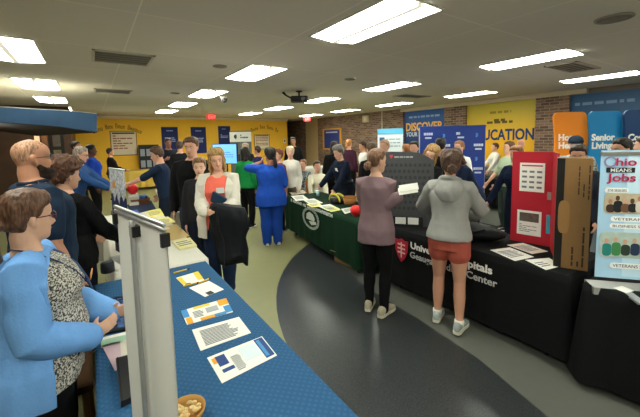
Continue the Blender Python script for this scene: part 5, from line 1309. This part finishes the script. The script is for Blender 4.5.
# mauve sweater
p = who('woman in a mauve sweater with low bun holding white papers', 376, 148, 3.36, -14, det=2, w=.93, S=1.70, skin='#d3a68c', head=(-38, 6, 0), RHw=(398, 197, 3.2), RHd=(.1, 1, .35), RP=(-1, 0, .2), LH=(-.04, .2, .62), LF=(-.055, .02, 0, 6), RF=(.05, -.03, 0, -18), Re=(.25, -.3, -1), Le=(-.25, -.2, -1), shift=(0, 0))
p.top('sweater', cloth('#7d666b', amt=.07, scale=45), hem=.445, off=.024, loose=.012, amp=.009, fr=9, flare=.0); p.trousers(cloth('#0e0e10'), off=.006, flare=.004); p.shoes(mat('#a69c86', rough=.7), sole='#c4bda8', big=1.12); p.bun_at = (.0, -.112, .24); p.hair('bun', '#6e4f3a', thick=.01)
PM = Matrix.Translation(p.o.location) @ Matrix.Rotation(p.o.rotation_euler.z, 4, 'Z')
hw = at_depth(403, 190, 3.18)
t = thing('paper_sheet', 'folded white papers held by the woman in mauve', 'papers')
m = MB(); u = (RT * .93 + V((0, 0, .1)) + FW * .25).normalized(); v = (V((0, 0, 1)) * .75 + FW * .6).normalized()
m.slab(hw + u * -.05 - v * .05, u, v, .2, .075, .006); m.build('front_sheet', PAPER, t)
m = MB(); m.slab(hw + u * -.04 - v * .04 + V((0, 0, .018)), u, v, .2, .075, .003); m.build('back_sheet', mat('#cfcdc6'), t)
# hoodie
p = who('woman in a grey hoodie and rust shorts seen from behind at the hospital table', 450, 151, 3.09, -8, det=2, w=.97, S=1.665, skin='#c48f74', head=(6, -4, 0), RH=(.085, .22, .60), LH=(-.10, .22, .60), LF=(-.062, .03, 0, 0), RF=(.068, -.05, 0, -12), Re=(1, -.3, -.35), Le=(-1, -.3, -.35), lean=4)
p.top('hoodie', cloth('#8f8e8a', amt=.07, scale=70), hem=.515, off=.034, loose=.014, amp=.011, fr=9); p.trousers(cloth('#a85344'), name='shorts', t=.115, off=.014, flare=.03, waist=.56); p.shoes(mat('#959c97', rough=.7), sole='#c9c4b2', big=1.1); p.bun_at = (.02, -.112, .34); p.hair('bun', '#4a3427', thick=.016, vol=.01, seedamp=.01)
m = MB()
rings = []
for k_ in range(11):
    w_ = k_ / 10; z_ = lerp(.725, .852, w_); wd = .128 * math.sin(PI * (.18 + .62 * w_)); dp = .062 * math.sin(PI * (.15 + .75 * w_)) + .012
    rings.append([p.TP(wd * math.cos(a) * p.k, (-.105 + .035 * w_ + dp * math.sin(a)) * p.k, z_ * p.S) for a in [2 * PI * i / 20 for i in range(20)]])
m.loft(rings)
m.tube([p.TP((.083 + .012 * math.sin(q)) * p.k * math.cos(q), (-.02 + .085 * math.sin(q)) * p.k, (.838 - .018 * math.sin(q)) * p.S) for q in [2 * PI * i / 20 for i in range(21)]], .027, n=10, cap=False)
h_ = m.build('hood', cloth('#8b8a86', amt=.07, scale=70), p.o); remesh(h_, .008, after=p._folds(.006, 14), smooth=3)
for sd in (1, -1):
    hj, kn, an, yaw = p.leg[sd]; m = MB(); m.tube([an + V((0, -.004, .0)), an + V((0, -.004, .055))], [.042, .043], n=14, cap=False); m.build('sock', cloth('#d8d4ca'), p.o, smooth=True)
# blond woman behind the hospital table
p = who('smiling woman with shoulder-length blond hair leaning over the hospital table', 425, 152, 4.75, 160, smile=True, det=2, S=1.74, skin='#dcab92', lean=16, side=-10, head=(4, -2, -14), RH=(.1, .3, .5), LH=(-.12, .28, .5), brow='#8a6a48')
p.top('black_top', BLKC, off=.02, neck=.825); p.trousers(BLKC); p.shoes(SH_D); p.hair('bob', '#b08a58', thick=.013, length=.28, vol=.01)
p = who('person with long brown hair in navy bending behind the hospital table', 474, 160, 5.0, 120, det=1, S=1.7, skin='#c9977e', lean=26, RH=(.05, .34, .47), LH=(-.1, .3, .48), shift=(0, 0)); dressed(p, cloth('#1c2740'), 'bob', '#4a3022', bottom=cloth('#1c2233'))
p = who('person in a dark navy jacket reaching down behind the red board', 520, 150, 4.75, 150, det=1, S=1.66, skin='#d0a088', lean=8, RH=(.17, .2, .46), LH=(-.2, .1, .5), shift=(.0, .0)); dressed(p, cloth('#172038'), 'up', '#8a5a38', bottom=cloth('#172030'))
# before the blue backdrop and the yellow panel
p = who('person with reddish-brown hair left of two by the blue backdrop', 406, 144, 7.0, 40, 'f', 0, skin='#cf9c86'); dressed(p, cloth('#5a3a2c'), 'up', '#9a6238')
p = who('person with black hair, right of two at the left of the blue backdrop', 414, 141, 6.2, 165, 'f', 0, skin='#cf9c86'); dressed(p, BLKC, 'short', '#16110f')
p = who('man in black seen from behind before the blue backdrop', 441, 138, 5.7, -15, 'm', 0, skin='#c08c74'); dressed(p, BLKC, 'short', '#1a1412')
p = who('man in a white shirt with sandy hair before the blue backdrop', 459, 141, 6.4, 140, 'm', 0, skin='#d0a088'); dressed(p, cloth('#d8d8d4'), 'short', '#8a5e3c')
p = who('woman in a white coat reaching left before the yellow panel', 495, 143, 9.6, 115, 'f', 0, skin='#cf9c86', RH=(.1, .25, .45), LH=(-.14, .2, .45)); dressed(p, cloth('#dcd8cc'), 'up', '#4a3426', bottom=cloth('#8a7f70'))
p = who('woman in a pale green top with brown hair before the yellow panel', 509, 141, 6.3, 120, 'f', 0, w=1.08, skin='#d0a088', LH=(-.09, .2, .5), RH=(.09, .2, .5)); dressed(p, cloth('#a7b59a'), 'up', '#5a3f2c', sleeve=.5, bottom=cloth('#3d4a44'))
p = who('bald man in blue before the brick column', 521, 139, 7.6, 175, 'm', 0, skin='#c9947a'); dressed(p, cloth('#2f4a7c'), None, '')
p = who('man in a dark cap and plaid shirt behind the brown carton', 576, 136, 5.1, 170, 'm', 0, skin='#cf9c86'); dressed(p, mat('#5a666a', kind='speckle', scale=30, amt=.06, h2='#9aa3a0'), 'short', '#2a1d16')
b = MB(); b.loft([[p.HP(head_pt(w, 2 * PI * i / 24, .02)) for i in range(24)] for w in (.62, .72, .82, .9, .96, 1.0)]); b.build('cap', cloth('#1f2a38'), p.o, smooth=True)
b = MB(); b.loft([[p.HP((.075 * math.cos(a), .08 + .07 * math.sin(a), .66 * HH + z - .02 * abs(math.cos(a)))) for a in [PI * i / 10 for i in range(11)]] for z in (0, .008)]); b.build('cap_brim', cloth('#1a2330'), p.o, smooth=True)
p = who('person with curly dark brown hair just behind the brown carton', 579, 144, 3.9, 165, 'f', 1, skin='#c9967c', head=(10, 14, 0)); dressed(p, cloth('#2a2f3a'), 'up', '#2e1e17')
p = who('dark-haired person bending behind the pale blue jobs banner', 624, 138, 4.0, 130, 'm', 1, skin='#c9967c', head=(0, 10, 0)); dressed(p, cloth('#23262e'), 'short', '#19120f')
p = who('person at the right edge behind the pale blue jobs banner', 643, 137, 4.9, 95, 'f', 1, skin='#d3a48c'); dressed(p, cloth('#5a2d36'), 'up', '#3a2a22')
make_chair('orange wooden chair behind the hospital table by the red board', (3.95, 1.75), R(70), '#9a5a2c', '#b06a2c')
make_chair('wooden chair behind the green table beside the wicker basket', (3.85, 3.5), R(95), '#9a5a2c', '#b06a2c')
make_chair('brown wooden chair half hidden between the blue cardigan and the blue table', (-.3, 2.4), R(-90), '#4a3422', '#7a5530')

# ------------------------------------------------------------------ light
def area(x, y, e, w=.55, l=1.15, z=CEIL - .05):
    d = bpy.data.lights.new('ceiling_lamp', 'AREA'); d.shape = 'RECTANGLE'; d.size = w; d.size_y = l; d.energy = e; d.color = (.98, 1, .88)
    o = bpy.data.objects.new('ceiling_lamp', d); o.location = (x, y, z); COL.objects.link(o)
w = bpy.data.worlds.new('world'); SC.world = w; w.use_nodes = True
w.node_tree.nodes['Background'].inputs[0].default_value = (1, .93, .82, 1); w.node_tree.nodes['Background'].inputs[1].default_value = .3
for i in range(4):
    area(LX_[i], -2.7, LIGHT_E)
def glow(x, y, z, e, r=.6):
    d = bpy.data.lights.new('fill_lamp', 'POINT'); d.energy = e; d.shadow_soft_size = r; d.color = (1, .98, .88)
    o = bpy.data.objects.new('fill_lamp', d); o.location = (x, y, z); COL.objects.link(o)
for x, y in ((1.6, .2), (1.7, 4.6), (1.9, 8.6), (5.5, 7.0), (6.5, 3.0), (5.0, 12.0), (.9, 12.5), (5.5, -1.5)): glow(x, y, 1.35, FILL_E)
glow(-1.5, 8.5, 1.7, 14, .2)

flush()
# every thing's own origin at its base
bpy.context.view_layer.update()
def descend(o):
    for c in o.children:
        yield c; yield from descend(c)
for o in [o for o in SC.objects if o.parent is None and o.type == 'EMPTY' and o.location.length < 1e-6]:
    ps = [c.matrix_world @ V(b) for c in descend(o) if c.type == 'MESH' for b in c.bound_box]
    if not ps: continue
    b = V(((min(q.x for q in ps) + max(q.x for q in ps)) / 2, (min(q.y for q in ps) + max(q.y for q in ps)) / 2, min(q.z for q in ps)))
    for c in o.children: c.location = c.location - b
    o.location = b
sc = SC
sc.view_settings.view_transform = 'Standard'; sc.view_settings.look = 'None'; sc.view_settings.exposure = EXPO; sc.view_settings.gamma = 1.0
sc.cycles.use_denoising = True; sc.cycles.max_bounces = 8; sc.cycles.diffuse_bounces = 5; sc.cycles.sample_clamp_indirect = 6
